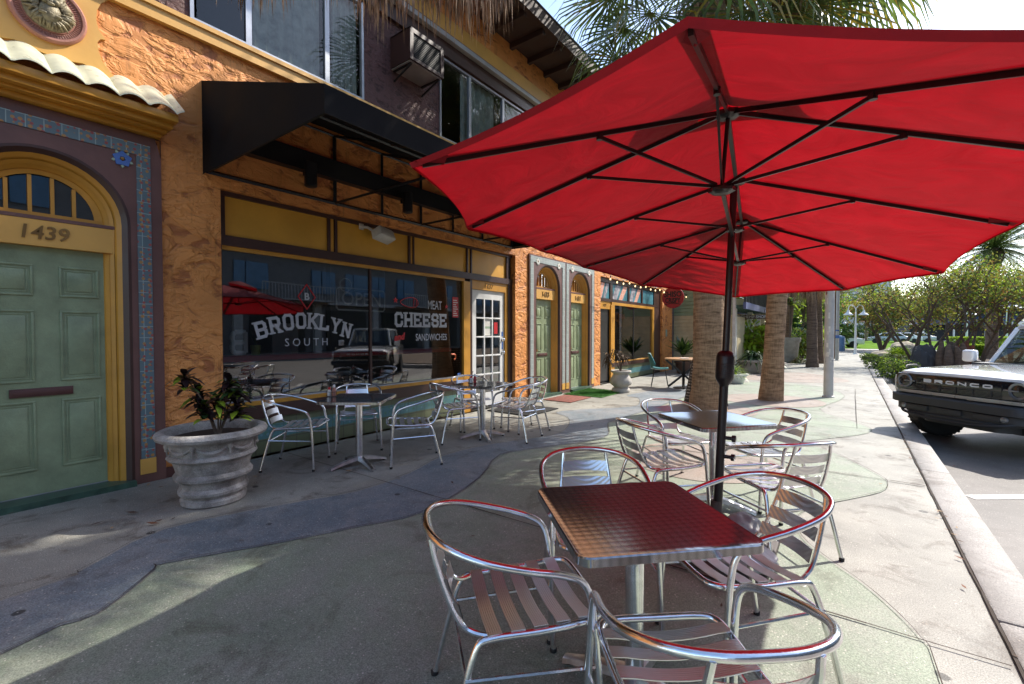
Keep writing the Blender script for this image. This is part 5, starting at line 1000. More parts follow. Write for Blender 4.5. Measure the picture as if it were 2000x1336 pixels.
# palm standing behind the camera: its dry fronds hang into the top of the view
t = thing('fan_palm', 'palm overhead whose dry straw fronds fringe the top edge over the upper windows', 'palm', (-2.2, -1.5, 0), group='fan palms along the pavement')
g = MB(); trunk(g, (-2.2, -1.5, 0), (-2.2, -1.4, 5.6), .24, .2, seed=12, seg=50); g.build('trunk', M['trunk'], t)
g = MB(); rn = random.Random(31); o = Vector((-2.2, -1.4, 5.5))
for i in range(9):
    a = -1.57+rn.uniform(-1, 1); el = rn.uniform(.2, 1.2); d = Vector((cos(a)*cos(el), sin(a)*cos(el), sin(el))); fanleaf(g, rn, o, d, 1.1, 1.2, .4, M['fan'], M['fany'])
g.build('crown', None, t)
g = MB()
def hang(px, Z, ztip, n, spread, L):
    n = int(n*1.7)
    c = at(px, Z)
    mid = o.lerp(Vector((c.x, c.y, ztip+L)), .5)+up*.55; hub = Vector((c.x, c.y, ztip+L*.92))
    g.tube([o, mid, hub], .014, 5, smooth=3)
    for k in range(n):
        a = rn.uniform(-pi, pi); rad = spread*sqrt(rn.random()); e = Vector((c.x+cos(a)*rad, c.y+sin(a)*rad, ztip+rn.uniform(0, .38)*(1 if rn.random() < .7 else 1.6))); m1 = hub.lerp(e, .35)+Vector((cos(a), sin(a), 0))*rad*.25+up*.05; m2 = hub.lerp(e, .75)+Vector((cos(a), sin(a), 0))*rad*.2+Vector((rn.uniform(-.02, .02), rn.uniform(-.02, .02), 0)); s = Vector((cos(a+1.2), sin(a+1.2), 0))*rn.uniform(.005, .011)
        g.add([hub-s, hub+s, m1-s, m1+s, m2-s*.8, m2+s*.8, e], [(0, 1, 3, 2), (2, 3, 5, 4), (4, 5, 6)])
for px, Z, zt, n, sp, L in ((415, 3.3, 3.82, 22, .2, .9), (455, 3.3, 3.74, 34, .22, .9), (640, 3.5, 3.86, 22, .2, .9), (520, 3.4, 3.72, 48, .25, .9), (590, 3.5, 3.84, 30, .2, .9), (700, 3.6, 3.84, 50, .26, 1.0), (760, 3.5, 3.66, 75, .24, 1.0), (830, 3.6, 3.80, 60, .28, 1.0), (905, 3.6, 3.68, 90, .24, 1.1), (955, 3.7, 3.78, 80, .22, 1.1), (990, 3.8, 4.0, 40, .2, 1.0)): hang(px, Z, zt, n, sp, L)
g.build('dead_fronds', M['thatch'], t)
# ================================================================ CAR
CAR = thing('parked_car', 'white boxy off-road car with a black grille lettered BRONCO, parked nose-in at the kerb', 'car', (0, 0, 0))
def mir(f):
    for s in (-1, 1): f(s)
g = MB()
# hood and fenders: crowned surface, built across the car
def loft(mb, secs, m=None, cap=True):
    n = len(secs[0]); b = len(mb.v); mb.v += [tuple(v) for s in secs for v in s]
    for i in range(len(secs)-1):
        for j in range(n-1): mb.face([b+i*n+j, b+i*n+j+1, b+(i+1)*n+j+1, b+(i+1)*n+j], True)
secs = []
for y, zc, hw, zs, lip in ((.02, 1.075, .86, 1.055, .0), (.035, 1.115, .90, 1.085, 0), (.10, 1.145, .925, 1.105, 0), (.35, 1.175, .935, 1.125, 0), (.8, 1.20, .94, 1.14, 0), (1.3, 1.22, .945, 1.155, 0), (1.52, 1.225, .95, 1.16, 0)):
    row = []
    for k in range(-12, 13):
        u = k/12; a = abs(u); x = u*hw; z = zs+(zc-zs)*(1-a**2.6)
        if .70 < a < .92: z += .012*sin(pi*(a-.70)/.22)
        if a > .93: z -= .06*((a-.93)/.07)**1.5
        row.append((x, y, z))
    secs.append(row)
loft(g, secs)
for s in (-1, 1):
    prof = [(.05, 1.0), (.10, 1.06), (1.52, 1.12), (1.52, .62), (1.30, .50), (1.27, .62), (1.20, .80), (1.08, .93), (.82, .985), (.60, .93), (.46, .80), (.38, .64), (.10, .70), (.05, .80)]
    g.prism(prof, 0, s*.90, s*.955, bev=.012)
g.build('bonnet', M['carw'], CAR)
g = MB()
g.prism([(1.5, .45), (1.5, 1.16), (4.75, 1.18), (4.75, .5), (4.0, .45)], 0, -.945, .945, bev=.03)
for s in (-1, 1):
    for (p, q, r) in (((s*.80, 1.80, 1.19), (s*.675, 2.2, 1.81), .035), ((s*.70, 3.0, 1.18), (s*.67, 3.0, 1.81), .03), ((s*.72, 4.6, 1.18), (s*.67, 4.5, 1.81), .05)): g.tube([p, q], r, 6)
g.build('body', M['carw'], CAR)
g = MB(); g.prism([(-.70, 1.79), (-.67, 1.85), (-.5, 1.875), (.5, 1.875), (.67, 1.85), (.70, 1.79)], 1, 2.17, 4.6, bev=.02); g.build('roof', mat('roof_grey', (.42, .44, .46), .35, coat=.3), CAR)
g = MB(); g.add([(-.775, 1.82, 1.215), (.775, 1.82, 1.215), (.655, 2.20, 1.80), (-.655, 2.20, 1.80)], [(0, 1, 2, 3)]); g.build('windscreen', M['glassc'], CAR)
for s in (-1, 1):
    g = MB(); g.add([(s*.80, 1.9, 1.18), (s*.80, 4.5, 1.18), (s*.68, 4.4, 1.79), (s*.68, 2.25, 1.79)], [(0, 1, 2, 3)]); g.build('side_window', M['glassc'], CAR)
g = MB(); g.prism([(1.50, 1.16), (1.54, 1.222), (1.86, 1.225), (1.86, 1.12)], 0, -.88, .88); g.build('cowl', M['carp'], CAR)
for x in (-.45, .25): g = MB(); g.tube([(x, 1.78, 1.235), (x+.42, 1.87, 1.30)], .009, 5); g.build('wiper', M['black'], CAR)
g = MB(); g.bbox(-.70, .70, 1.9, 2.1, .95, 1.17, .04); g.box(-.6, .6, 2.5, 2.7, .6, 1.35); g.build('dashboard', M['dark'], CAR)
g = MB(); g.prism([(-.895, .84), (-.885, 1.06), (-.86, 1.072), (.86, 1.072), (.885, 1.06), (.895, .84), (.87, .81), (-.87, .81)], 1, .0, .06, bev=.012)
g.bbox(-.56, .56, -.012, .002, .93, 1.035, .006); g.build('grille', M['carb'], CAR)
gr = MB()
for i in range(5): gr.bbox(-.56+.0, .56, -.010, -.001, .835+i*.019, .842+i*.019, .001)
for i in range(-2, 3): gr.box(i*.22-.008, i*.22+.008, -.011, -.001, .83, .93)
gr.build('grille_bars', M['carp'], CAR)
g = MB(); W = .095
for i, ch in enumerate('BRONcO'):
    T = Matrix.Translation((-.445+i*.158, -.0135, .955)) @ Matrix.Rotation(pi/2, 4, 'X'); glyph(g, ch, T, W+.02, .055, .019, ser=False)
g.build('lettering', mat('letter_white', (.75, .75, .75), .35), CAR)
for s in (-1, 1):
    T = Matrix.Translation((s*.745, .0, .955)) @ Matrix.Rotation(pi/2, 4, 'X')
    g = MB(); g.lathe([(.082, .0), (.086, .014), (.108, .018), (.118, .010), (.12, -.01)], n=32, T=T); g.bbox(s*.745-.165*(1 if s > 0 else 0)+(.0 if s > 0 else .0), s*.745+.165*(0 if s > 0 else 1), -.016, -.004, .945, .967, .003); hl = g.build('headlight', M['lens'], CAR)
    g = MB(); g.lathe([(0, .012), (.04, .011), (.083, .002)], n=24, T=T); g.build('lens', M['carb'], hl)
g = MB(); n = 20; vs = []
for i in range(n+1):
    u = -1+2*i/n; x = u*.93; y = -.015+.10*max(0, abs(u)-.82)/.18; vs += [(x, y, .765), (x, y, .81), (x, y+.05, .815), (x, y+.05, .76)]
g.add(vs, [(4*i+a, 4*i+4+a, 4*i+4+(a+1) % 4, 4*i+(a+1) % 4) for i in range(n) for a in range(4)], True); g.build('trim_strip', M['carg'], CAR)
g = MB()
def bump(z0, z1, hw, yf, m_=None, d=.25, tap=.2):
    vs = []; n = 24
    for i in range(n+1):
        u = -1+2*i/n; x = u*hw; a = max(0, abs(u)-.68)/.32; y = yf+tap*a*a; vs += [(x, y, z0), (x, y-.0, z1-.02), (x, y+.02, z1), (x, y+d, z1), (x, y+d, z0)]
    g.add(vs, [(5*i+a, 5*i+5+a, 5*i+5+(a+1) % 5, 5*i+(a+1) % 5) for i in range(n) for a in range(5)]+[(0, 1, 2, 3, 4), (5*n+4, 5*n+3, 5*n+2, 5*n+1, 5*n)], True)
bump(.62, .745, .99, -.15); bump(.50, .62, .93, -.10); bump(.455, .50, .74, -.13); bump(.34, .455, .60, .05, d=.3)
g.bbox(-.62, -.30, -.125, -.08, .52, .60, .008); g.bbox(.30, .62, -.125, -.08, .52, .60, .008); g.bbox(-.16, .16, -.13, -.09, .52, .60, .008)
for s in (-1, 1): g.tube([(s*.74, -.05, .50), (s*.6, -.15, .47), (s*.3, -.16, .43), (0, -.16, .43)], .022, 8, smooth=3)
g.build('bumper', M['carp'], CAR)
for s in (-1, 1):
    g = MB(); g.lathe([(0, -.02), (.035, -.018), (.045, 0)], n=16, T=Matrix.Translation((s*.66, -.105, .565)) @ Matrix.Rotation(pi/2, 4, 'X') @ Matrix.Rotation(pi, 4, 'X')); g.lathe([(0, .018), (.03, .016), (.04, .008), (.04, -.02)], n=16, T=Matrix.Translation((s*.66, -.108, .565)) @ Matrix.Rotation(pi/2, 4, 'X')); g.build('fog_lamp', M['lens'], CAR)
    g = MB(); P = [(.46, .70), (.50, .80), (.63, .95), (.83, 1.01), (1.06, .95), (1.20, .80), (1.28, .60)]; Q = [(y+(.83-y)*-.10, z+.055 if z > .7 else z) for y, z in P]; vs = []
    for (a, b), (c, d) in zip(P, Q): vs += [(s*.90, a, b), (s*1.0, a, b), (s*1.0, c, d), (s*.94, c, d+.0)]
    g.add(vs, [(4*i+a, 4*i+4+a, 4*i+4+(a+1) % 4, 4*i+(a+1) % 4) for i in range(len(P)-1) for a in range(4)]); g.build('wheel_arch', M['carp'], CAR)
    g = MB(); g.tube([(s*.86, .16, 1.15), (s*.89, .22, 1.185), (s*.90, .42, 1.19), (s*.90, .5, 1.15)], .013, 6, smooth=3); g.build('fender_sight', M['carp'], CAR)
    g = MB(); g.bbox(s*1.06-.10, s*1.06+.10, 1.68, 1.82, 1.22, 1.43, .045, seg=3); mo = g.build('mirror', M['carw'], CAR); g = MB(); g.bbox(min(s*.90, s*1.02), max(s*.90, s*1.02), 1.72, 1.78, 1.19, 1.245, .01); g.build('mirror_arm', M['carp'], mo)
    for yw in (.83, 3.78):
        steer = radians(-16) if yw < 1 else 0
        T = Matrix.Translation((s*.86, yw, .405)) @ Matrix.Rotation(steer, 4, 'Z') @ Matrix.Rotation(s*pi/2, 4, 'Y')
        g = MB(); g.lathe([(.235, -.12), (.30, -.135), (.375, -.13), (.402, -.115), (.408, -.06), (.410, 0), (.408, .06), (.402, .115), (.375, .13), (.30, .135), (.235, .12)], n=56, T=T)
        for i in range(40):
            a = 2*pi*i/40; TT = T @ Matrix.Rotation(a, 4, 'Z'); g.box(.398, .418, -.012, .016, -.12+.02*(i % 2), -.02, T=TT); g.box(.398, .418, -.016, .012, .02, .12-.02*(i % 2), T=TT)
        wh = g.build('wheel', M['tyre'], CAR)
        g = MB(); g.lathe([(.236, -.115), (.236, .118), (.222, .118), (.20, .06), (.19, -.1)], n=40, T=T); g.lathe([(0, .085), (.06, .085), (.065, .04)], n=20, T=T)
        for i in range(6): g.bbox(.04, .225, -.028, .028, .05, .085, .006, T=T @ Matrix.Rotation(i*pi/3, 4, 'Z'))
        g.build('rim', M['rim'], wh)
g = MB(); g.box(-.7, .7, .3, 4.5, .32, .5); g.tube([(-.7, .83, .38), (.7, .83, .38)], .05, 8); g.build('underbody', M['black'], CAR)
CAR.scale = (.897,)*3; CAR.rotation_euler.z = radians(-43.8); CAR.location = (1.145, 8.40, -.15)
# ================================================================ POLES AND LAMPS
def polething(p, h, r, label, name='utility_pole'):
    t = thing(name, label, 'pole', p, group='white painted poles by the kerb'); g = MB(); g.tube([Vector(p), Vector(p)+up*h], [r, r*.8], 24); g.lathe([(r*1.25, 0), (r*1.22, .03), (r, .04)], c=p, n=24); g.build('shaft', M['pole'], t); return t
p = Vector((-.36, 12.0, 0)); t = polething(p, 7.5, .092, 'thick white pole with torn flyers stuck round it, beside the round peach inlay')
g = MB(); r = random.Random(8)
for i in range(26):
    a = radians(r.uniform(190, 330)); z = r.uniform(.6, 2.3); h = r.uniform(.02, .14); w_ = r.uniform(.08, .5); vs = []
    for k in range(5): aa = a+w_*k/4; vs += [(p.x+.0955*cos(aa), p.y+.0955*sin(aa), z), (p.x+.0955*cos(aa), p.y+.0955*sin(aa), z+h)]
    g.use([M['trim'], M['black'], M['greyu'], M['rosy']][0 if i % 3 else r.choice((1, 2, 2, 3))]); g.add(vs, [(2*k, 2*k+2, 2*k+3, 2*k+1) for k in range(4)])
g.build('flyers', None, t)
for i in range(4): g = MB(); g.lathe([(.0955, 0), (.0955, .008)], c=p+up*(1.02+i*.022), n=20); 
p = Vector((-.50, 27.7, 0)); t = polething(p, 6, .075, 'thinner white pole with blue stickers farther along the pavement'); g = MB(); g.lathe([(.0785, 1.1), (.0785, 1.25)], c=p, n=16); g.lathe([(.0785, 1.45), (.0785, 1.52)], c=p, n=16); g.build('stickers', M['flower_b'], t)
def lamp(p, h, label, s=1.0, rz=0):
    t = thing('street_lamp', label, 'street lamp', p, rz, 'twin-headed white street lamps'); L0 = Vector((0, 0, 0)); W_ = M['white']
    g = MB(); g.tube([L0, (0, 0, h*.55), (0, 0, h)], [.075*s, .055*s, .035*s], 12); g.lathe([(.13*s, 0), (.12*s, .08), (.08*s, .14)], n=14); g.build('shaft', W_, t, local=True)
    for sd in (-1, 1):
        g = MB(); R = .3*s; g.tube([(0, 0, h-.15), (sd*R*.12, 0, h+.06), (sd*R*.55, 0, h+.22*s), (sd*R, 0, h+.24*s), (sd*R*1.4, 0, h+.12*s), (sd*R*1.5, 0, h-.05)], .024*s, 8, smooth=4); g.lathe([(.03*s, .0), (.06*s, -.05), (.07*s, -.12), (.14*s, -.2), (.26*s, -.30), (.27*s, -.33), (.25*s, -.33)], c=(sd*R*1.5, 0, h-.05), n=20); g.build('lamp_head', W_, t, local=True)
    return t
lamp((.28, 35.9, -.05), 2.9, 'white twin-headed street lamp at the corner where the kerb ends', 1.0, radians(30))
for (px, Z, h, lb) in ((1643, 95, 3.6, 'small distant twin-headed lamp seen between the two white poles and the corner lamp'), (1888, 48, 3.6, 'distant twin-headed lamp in front of the dark-roofed restaurant'), (1966, 44, 4.2, 'distant twin-headed lamp just above the white car\'s roof')):
    lamp(at(px, Z, -.05), h, lb, 1.5, radians(35))
# ================================================================ GREEN HOUSE AND CANOPY BEYOND THE ARCADE
t = thing('siding_house', 'house clad in green over cream boards beyond the orange arcade, with a metal roofed porch', 'building', (-6, 17.6, 0))
g = MB(); g.box(-7.5, -3.35, 17.72, 17.8, 0, 1.98); g.box(-3.43, -3.35, 17.8, 20.0, 0, 1.98); g.box(-7.5, -3.2, 24, 24.1, 0, 3); wl = g.build('wall', M['cre'], t)
g = MB(); 
for i in range(15): g.add([(-7.5, 17.715, i*.135), (-3.34, 17.715, i*.135), (-3.34, 17.69, i*.135+.005), (-3.34, 17.715, i*.135+.135), (-7.5, 17.715, i*.135+.135), (-7.5, 17.69, i*.135+.005)], [(5, 2, 3, 4), (0, 1, 2, 5)])
g.build('cream_boards', M['cre'], t); g = MB()
for i in range(12): z = 2.025+i*.135; g.add([(-7.5, 17.715, z), (-3.34, 17.715, z), (-3.34, 17.69, z+.005), (-3.34, 17.715, z+.135), (-7.5, 17.715, z+.135), (-7.5, 17.69, z+.005)], [(5, 2, 3, 4), (0, 1, 2, 5)])
g.box(-7.5, -3.35, 17.72, 17.8, 1.985, 3.7); g.build('green_boards', M['sag'], t)
g = MB(); g.box(-3.36, -3.26, 17.66, 17.76, 0, 3.7); g.box(-7.5, -3.2, 17.6, 17.8, 3.7, 3.85); g.build('corner_board', M['trim'], t)
g = MB(); x0 = -2.95
g.add([(-5, 18.6, 3.4), (x0, 18.6, 2.55), (x0, 24, 2.55), (-5, 24, 3.4)], [(0, 1, 2, 3)]); g.box(x0-.02, x0+.02, 17.5, 24, 2.45, 3.45)
for i in range(22): g.box(x0+.02, x0+.045, 17.55+i*.3, 17.575+i*.3, 2.45, 3.45)
g.build('metal_roof', M['seam'], t); g = MB(); g.box(x0-.03, x0+.06, 17.45, 24.1, 2.22, 2.45); g.build('fascia', M['fasc'], t)
g = MB()
for i in range(16): g.box(-5, x0-.03, 17.9+i*.4, 17.95+i*.4, 2.25, 2.38)
g.build('rafters', M['sage_d'], t)
g = MB()
for y in (18.2, 21.5, 23.6): g.box(-3.45, -3.33, y, y+.14, 0, 2.3)
g.box(-3.45, -3.4, 18.2, 23.6, .82, .9); g.build('porch_posts', M['trim'], t)
g = MB(); g.quad((-3.42, 18.3, .9), (-3.42, 23.6, .9), (-3.42, 23.6, 2.25), (-3.42, 18.3, 2.25)); g.build('window', M['glassw'], t)
g = MB(); g.box(-3.5, -3.30, 21.0, 21.9, 0, .82); g.box(-3.52, -3.28, 20.95, 21.95, .82, .87); g.build('brick_pier', M['brick'], t)
g = MB(); g.box(-5.5, -3.5, 18, 24, 0, .8); g.build('base_wall', M['cre'], t)
t = thing('hanging_sign', 'small dark wooden board sign hanging under the metal porch roof', 'sign', (-2.95, 21.5, 2.1)); T = Matrix.Translation(at(1474, 18.4, 2.02)) @ Matrix.Rotation(radians(20), 4, 'Z')
g = MB(); g.bbox(-.50, .50, -.02, .02, -.085, .085, .01, T=T); g.tube([T @ Vector((-.35, 0, .08)), T @ Vector((-.35, 0, .3))], .008, 5); g.tube([T @ Vector((.35, 0, .08)), T @ Vector((.35, 0, .3))], .008, 5); g.build('board', M['bronze'], t)
textob('lettering', 'HEMP SHOP', .17, T @ Vector((0, -.025, 0)), (pi/2, 0, radians(20)), M['trim'], t, .002, sx=.9)
# ================================================================ PLANTS
def clump(g, rn, c, n, L, W, spread=.9, ms=None, up_=.4, droop=.6):
    for i in range(n):
        a = rn.uniform(0, 2*pi); el = up_+rn.uniform(-spread, spread)*.6; d = Vector((cos(a)*cos(el), sin(a)*cos(el), sin(el))); g.use(rn.choice(ms)); leafshape(g, Vector(c)+Vector((rn.uniform(-.05, .05), rn.uniform(-.05, .05), rn.uniform(0, .1))), d, Vector((-cos(a)*sin(el), -sin(a)*sin(el), cos(el))), L*rn.uniform(.6, 1.1), W, droop, 4)
def potplant(c, rr, hh, L, W, n, ms, label, potm='stonew', potname='round stone pot', up_=.6, droop=.5, stem=0, cat='plant'):
    c = Vector(c); t = thing('plant_pot', 'pot: '+potname, 'pot', c); t['label'] = potname; g = MB(); g.lathe([(rr*.65, 0), (rr*.7, .03), (rr*.9, hh*.8), (rr*1.02, hh*.85), (rr*1.05, hh), (rr*.9, hh), (rr*.85, hh*.88), (0, hh*.88)], c=c, n=26); g.build('bowl', M[potm], t)
    p = thing('potted_plant', label, cat, c+up*hh*.88); rn = random.Random(int(abs(c.x*97+c.y*31))); g = MB()
    b0 = c+up*(hh*.88+stem)
    if stem: s = MB(); s.tube([c+up*hh*.85, b0], .035, 8); s.build('stem', M['bark'], p)
    clump(g, rn, b0, n, L, W, ms=[M[m] for m in ms], up_=up_, droop=droop); g.build('foliage', None, p)
potplant((-4.55, 15.9, 0), .28, .42, .75, .10, 70, ['leaf1', 'leafd', 'leaf1'], 'dracaena-like plant with sword leaves in front of the cream boards', potname='low dark pot under the sword-leaved plant by the orange pillar', potm='bronze', up_=.75, droop=.15, stem=.25)
potplant(at(1470, 15.8), .48, .45, .85, .05, 320, ['leafd', 'leaf1', 'leafd'], 'dense dark green arching plant filling the wide round pot', potname='wide pale round pot holding the dark arching plant', up_=.75, droop=.7)
potplant(at(1515, 14.8), .30, .42, .45, .06, 60, ['leaf1', 'leafd'], 'low grey-green plant in the shallow urn behind the peach inlay palm', potname='shallow pale urn behind the palm on the peach inlay', up_=.5)
potplant(at(1543, 21), .42, 1.15, 1.0, .12, 40, ['leafl', 'leaf1'], 'young palm with lime fronds rising from the tall fluted urn', potname='tall fluted stone urn between two dark palm trunks', up_=.6, droop=.6, stem=1.6)
potplant(at(1436, 12.6), .33, .26, .5, .03, 90, ['leafl', 'leaf1'], 'small grassy plant spilling over the low white bin', potname='low white tapered bin on the pavement right of the umbrella pole', potm='white', up_=.6)
def bush(c, sx, sy, sz, n, ms, label, name='bush', L=.14, W=.07, cat='bush', seed=1, hollow=.75, group=None, stems=True):
    c = Vector(c); t = thing(name, label, cat, c, group=group); rn = random.Random(seed); g = MB(); lob = [(rn.uniform(-.5, .5)*sx, rn.uniform(-.5, .5)*sy, rn.uniform(.3, .8)*sz, rn.uniform(.35, .6)) for _ in range(9)]
    for i in range(n):
        lx, ly, lz, lr = rn.choice(lob); v = Vector((rn.gauss(0, 1), rn.gauss(0, 1), rn.gauss(0, 1))).normalized()*rn.uniform(hollow, 1)**.5; p = c+Vector((lx+v.x*sx*lr, ly+v.y*sy*lr, max(.03, lz+v.z*sz*lr*.8))); d = (v+Vector((rn.uniform(-.6, .6), rn.uniform(-.6, .6), rn.uniform(-.4, .5)))).normalized(); g.use(rn.choice(ms)); leafshape(g, p, d, d.orthogonal().normalized(), L*rn.uniform(.7, 1.3), W, .3, 2)
    if stems:
        st = MB()
        for (lx, ly, lz, lr) in lob: st.tube([c, c+Vector((lx*.5, ly*.5, lz*.6)), c+Vector((lx, ly, lz))], [.03, .02, .01], 5)
        st.build('stem', M['bark'], t)
    g.build('foliage', None, t)
    return t
A1, A2, A3, AD, AL = M['leaf1'], M['leaf2'], M['leaf3'], M['leafd'], M['leafl']
bush(at(1470, 18.2), .95, .6, 1.6, 900, [AL, AL, AL, A2], 'bright yellow-green broad-leaved shrub behind the dark arching plant', L=.30, W=.16, seed=2)
bush(at(1425, 19), .5, .5, 1.3, 250, [AL, A1], 'lime shrub glimpsed under the metal porch roof', L=.28, W=.13, seed=12)
bush(at(1567, 22.5), .8, .7, 1.35, 800, [AL, A1, A2], 'variegated yellow-green shrub between the two dark palm trunks', L=.22, W=.1, seed=3)
t = thing('ornamental_grass', 'clump of arching yellow-brown grass at the foot of the variegated shrub', 'grass clump', at(1560, 20.5)); g = MB(); clump(g, random.Random(6), at(1560, 20.5), 260, .8, .02, ms=[A2, A1, M['thatch']], up_=.9, droop=1.0); g.build('blades', None, t)
bush(at(1607, 26), .4, .6, 1.5, 260, [AL, AL, A2], 'narrow lime shrub just left of the thick white pole', L=.26, W=.1, seed=4)
# broad-leaved and multi-stemmed trees
def tree(c, h, spread, ntr, nleaf, ms, label, name='broadleaf_tree', group=None, L=.12, W=.06, seed=1, r0=.09, split=.28, lean=.5, low=.45, clus=.35, bark='bark'):
    c = Vector(c); t = thing(name, label, 'tree', c, group=group); rn = random.Random(seed); g = MB(); tips = []
    def br(p, d, L_, r, lev):
        q = p+d*L_*.5+Vector((rn.uniform(-.06, .06), rn.uniform(-.06, .06), 0))*L_; e = q+(d+Vector((rn.uniform(-.25, .25), rn.uniform(-.25, .25), rn.uniform(-.05, .2)))).normalized()*L_*.5
        g.tube([p, q, e], [r, r*.8, r*.6], 7 if lev < 2 else 5)
        if lev >= 1: tips.append((q, r))
        if lev == 3: tips.append((e, r)); return
        for k in range(3 if lev < 2 else 3):
            a = rn.uniform(0, 2*pi); nd = (d+Vector((cos(a), sin(a), rn.uniform(-.15, .3)))*rn.uniform(.45, .85)).normalized(); br(e, nd, L_*rn.uniform(.6, .8), r*.6, lev+1)
    for k in range(ntr):
        a = 2*pi*k/ntr+rn.uniform(-.3, .3); d = Vector((cos(a)*lean*(.5 if ntr == 1 else 1), sin(a)*lean*(.5 if ntr == 1 else 1), 1)).normalized(); br(c+Vector((cos(a), sin(a), 0))*.08*(ntr > 1), d, h*low, r0, 0)
    g.build('trunk', M[bark], t); cr = MB()
    zt = max(p.z for p, _ in tips); 
    for i in range(nleaf):
        p, _ = rn.choice(tips); o = p+Vector((rn.gauss(0, clus), rn.gauss(0, clus), rn.gauss(0, clus*.7))); d = Vector((rn.gauss(0, 1), rn.gauss(0, 1), rn.gauss(-.1, .7))).normalized(); cr.use(rn.choice(ms)); leafshape(cr, o, d, d.orthogonal().normalized(), L*rn.uniform(.7, 1.3), W, .25, 2)
    cr.build('crown', None, t); return t
MY = [A1, A1, A1, AL, A2, A2, A2, A3]
for i, (px, Z, h, n, lb) in enumerate(((1795, 17.5, 4.3, 3400, 'multi-stemmed autumn-tinted tree, leftmost of those behind the parked car, leaning left'), (1850, 17, 4.4, 3600, 'multi-stemmed autumn-tinted tree above the mirror side of the parked car'), (1910, 18, 4.3, 3600, 'multi-stemmed autumn-tinted tree in front of the feather palm\'s trunk'), (1975, 19, 4.5, 3600, 'multi-stemmed autumn-tinted tree at the right edge above the car roof'))):
    tree(at(px, Z), h, 1.4, 4, n, MY, lb, 'flowering_tree', 'small autumn-tinted trees in the planted bed', L=.085, W=.05, seed=20+i, r0=.06, lean=.42, low=.36, clus=.30)
tree(at(1722, 36), 5.2, 2, 3, 5200, [A1, A2, AD, A3, A1], 'tree with a dark rounded crown behind the corner lamp, left of the autumn-tinted trees', L=.19, W=.10, seed=31, r0=.14, lean=.45, low=.30, clus=.55)
tree(at(1760, 33), 5.0, 2, 2, 4800, [A1, A2, A2, A3], 'yellow-green tree between the corner lamp and the leaning tree', L=.18, W=.10, seed=32, r0=.13, lean=.4, low=.33, clus=.5)
for i, (px, Z, h, n, ms, lb) in enumerate(((1440, 34, 9, 6500, [A1, AL, A1, AL], 'large green tree filling the gap behind the porch roof'), (1545, 38, 8.5, 6500, [A1, AL, AL, AL], 'bright airy green tree behind the thin dark palm trunks'), (1600, 48, 8, 4500, [AL, A1, A1], 'lime-green tree far behind the thick white pole'), (1500, 52, 10, 5000, [AD, A1], 'darker tree farther back behind the bright airy tree'), (1385, 45, 11, 3500, [AD, A1], 'tall dark tree behind the green boarded house'))):
    tree(at(px, Z), h, 3, 2, n, ms, lb, 'shade_tree', None, L=.30, W=.17, seed=40+i, r0=.22, lean=.35, low=.28, clus=.85)
for i, (px, Z, sx, sz, lb) in enumerate(((1480, 36, 5, 2.6, 'low green hedge mass behind the potted plants'), (1560, 42, 5, 2.4, 'low green shrubbery at the end of the pavement'), (1700, 98, 9, 2.6, 'dark hedge line beyond the lawn, left part'), (1640, 100, 8, 2.4, 'dark hedge line beyond the lawn near the distant lamp'))):
    bush(at(px, Z, -.06), sx, 1.5, sz, 1500, [A1, AD, AD], lb, 'hedge', L=.5, W=.3, cat='hedge', seed=60+i, stems=False)
# bed planting: box hedges, small palm, rocks, carved stumps
for i, (px, Z, sx, sz, lb) in enumerate(((1722, 17.5, .55, .42, 'rounded clipped box shrub at the left tip of the planted bed'), (1757, 14.2, .60, .55, 'rounded clipped box shrub nearest the car\'s headlight'), (1700, 21.5, .45, .35, 'small clipped shrub at the far tip of the planted bed'))):
    bush(at(px, Z), sx, sx, sz, 1500, [A1, A1, AL, AD], lb, 'box_shrub', L=.06, W=.035, seed=70+i, hollow=.8)
t = thing('small_palm', 'low spiky fan palm behind the clipped shrubs in the planted bed', 'palm', at(1757, 19)); g = MB(); rn = random.Random(77)
for i in range(26): a = i*2.4; el = rn.uniform(.1, 1.3); fanleaf(g, rn, at(1757, 19, .3), Vector((cos(a)*cos(el), sin(a)*cos(el), sin(el))), .35, .40, .25, AL, A1, nseg=16)
g.build('crown', None, t); g = MB(); g.tube([at(1757, 19), at(1757, 19, .4)], .08, 8); g.build('trunk', M['trunk'], t)
def rock(c, s, label, m_, name='rock', cat='rock', seed=1, tall=1):
    rn = random.Random(seed); bm = bmesh.new(); bmesh.ops.create_icosphere(bm, subdivisions=4, radius=1); ph = [rn.uniform(0, 6) for _ in range(8)]
    for v in bm.verts:
        c_ = v.co.copy(); w_ = 1+.16*sin(3*c_.x+ph[0])*sin(2.6*c_.y+ph[1])+.10*sin(6*c_.z+4*c_.x+ph[2])+.06*sin(11*c_.y+5*c_.z+ph[3])+.04*sin(19*c_.x+ph[4]); v.co = Vector((c_.x*s[0]*w_, c_.y*s[1]*w_, max(-.2, c_.z)*s[2]*w_*tall))
    g = MB(); g.bm(bm, Matrix.Translation(c), True); o = g.build(name, m_); return tag(o, label, cat)
rock(at(1768, 22), (1.3, .9, .75), 'pale boulder lying behind the small spiky palm', mat('boulder', (.40, .34, .25), .9, bump=.8, bs=6, vs=3), seed=4)
rock(at(1803, 16.5), (.50, .45, .95), 'dark grey lumpy rock standing in the bed behind the car\'s bonnet', mat('dark_rock', (.09, .085, .085), .85, bump=1, bs=9, vs=4), seed=5)
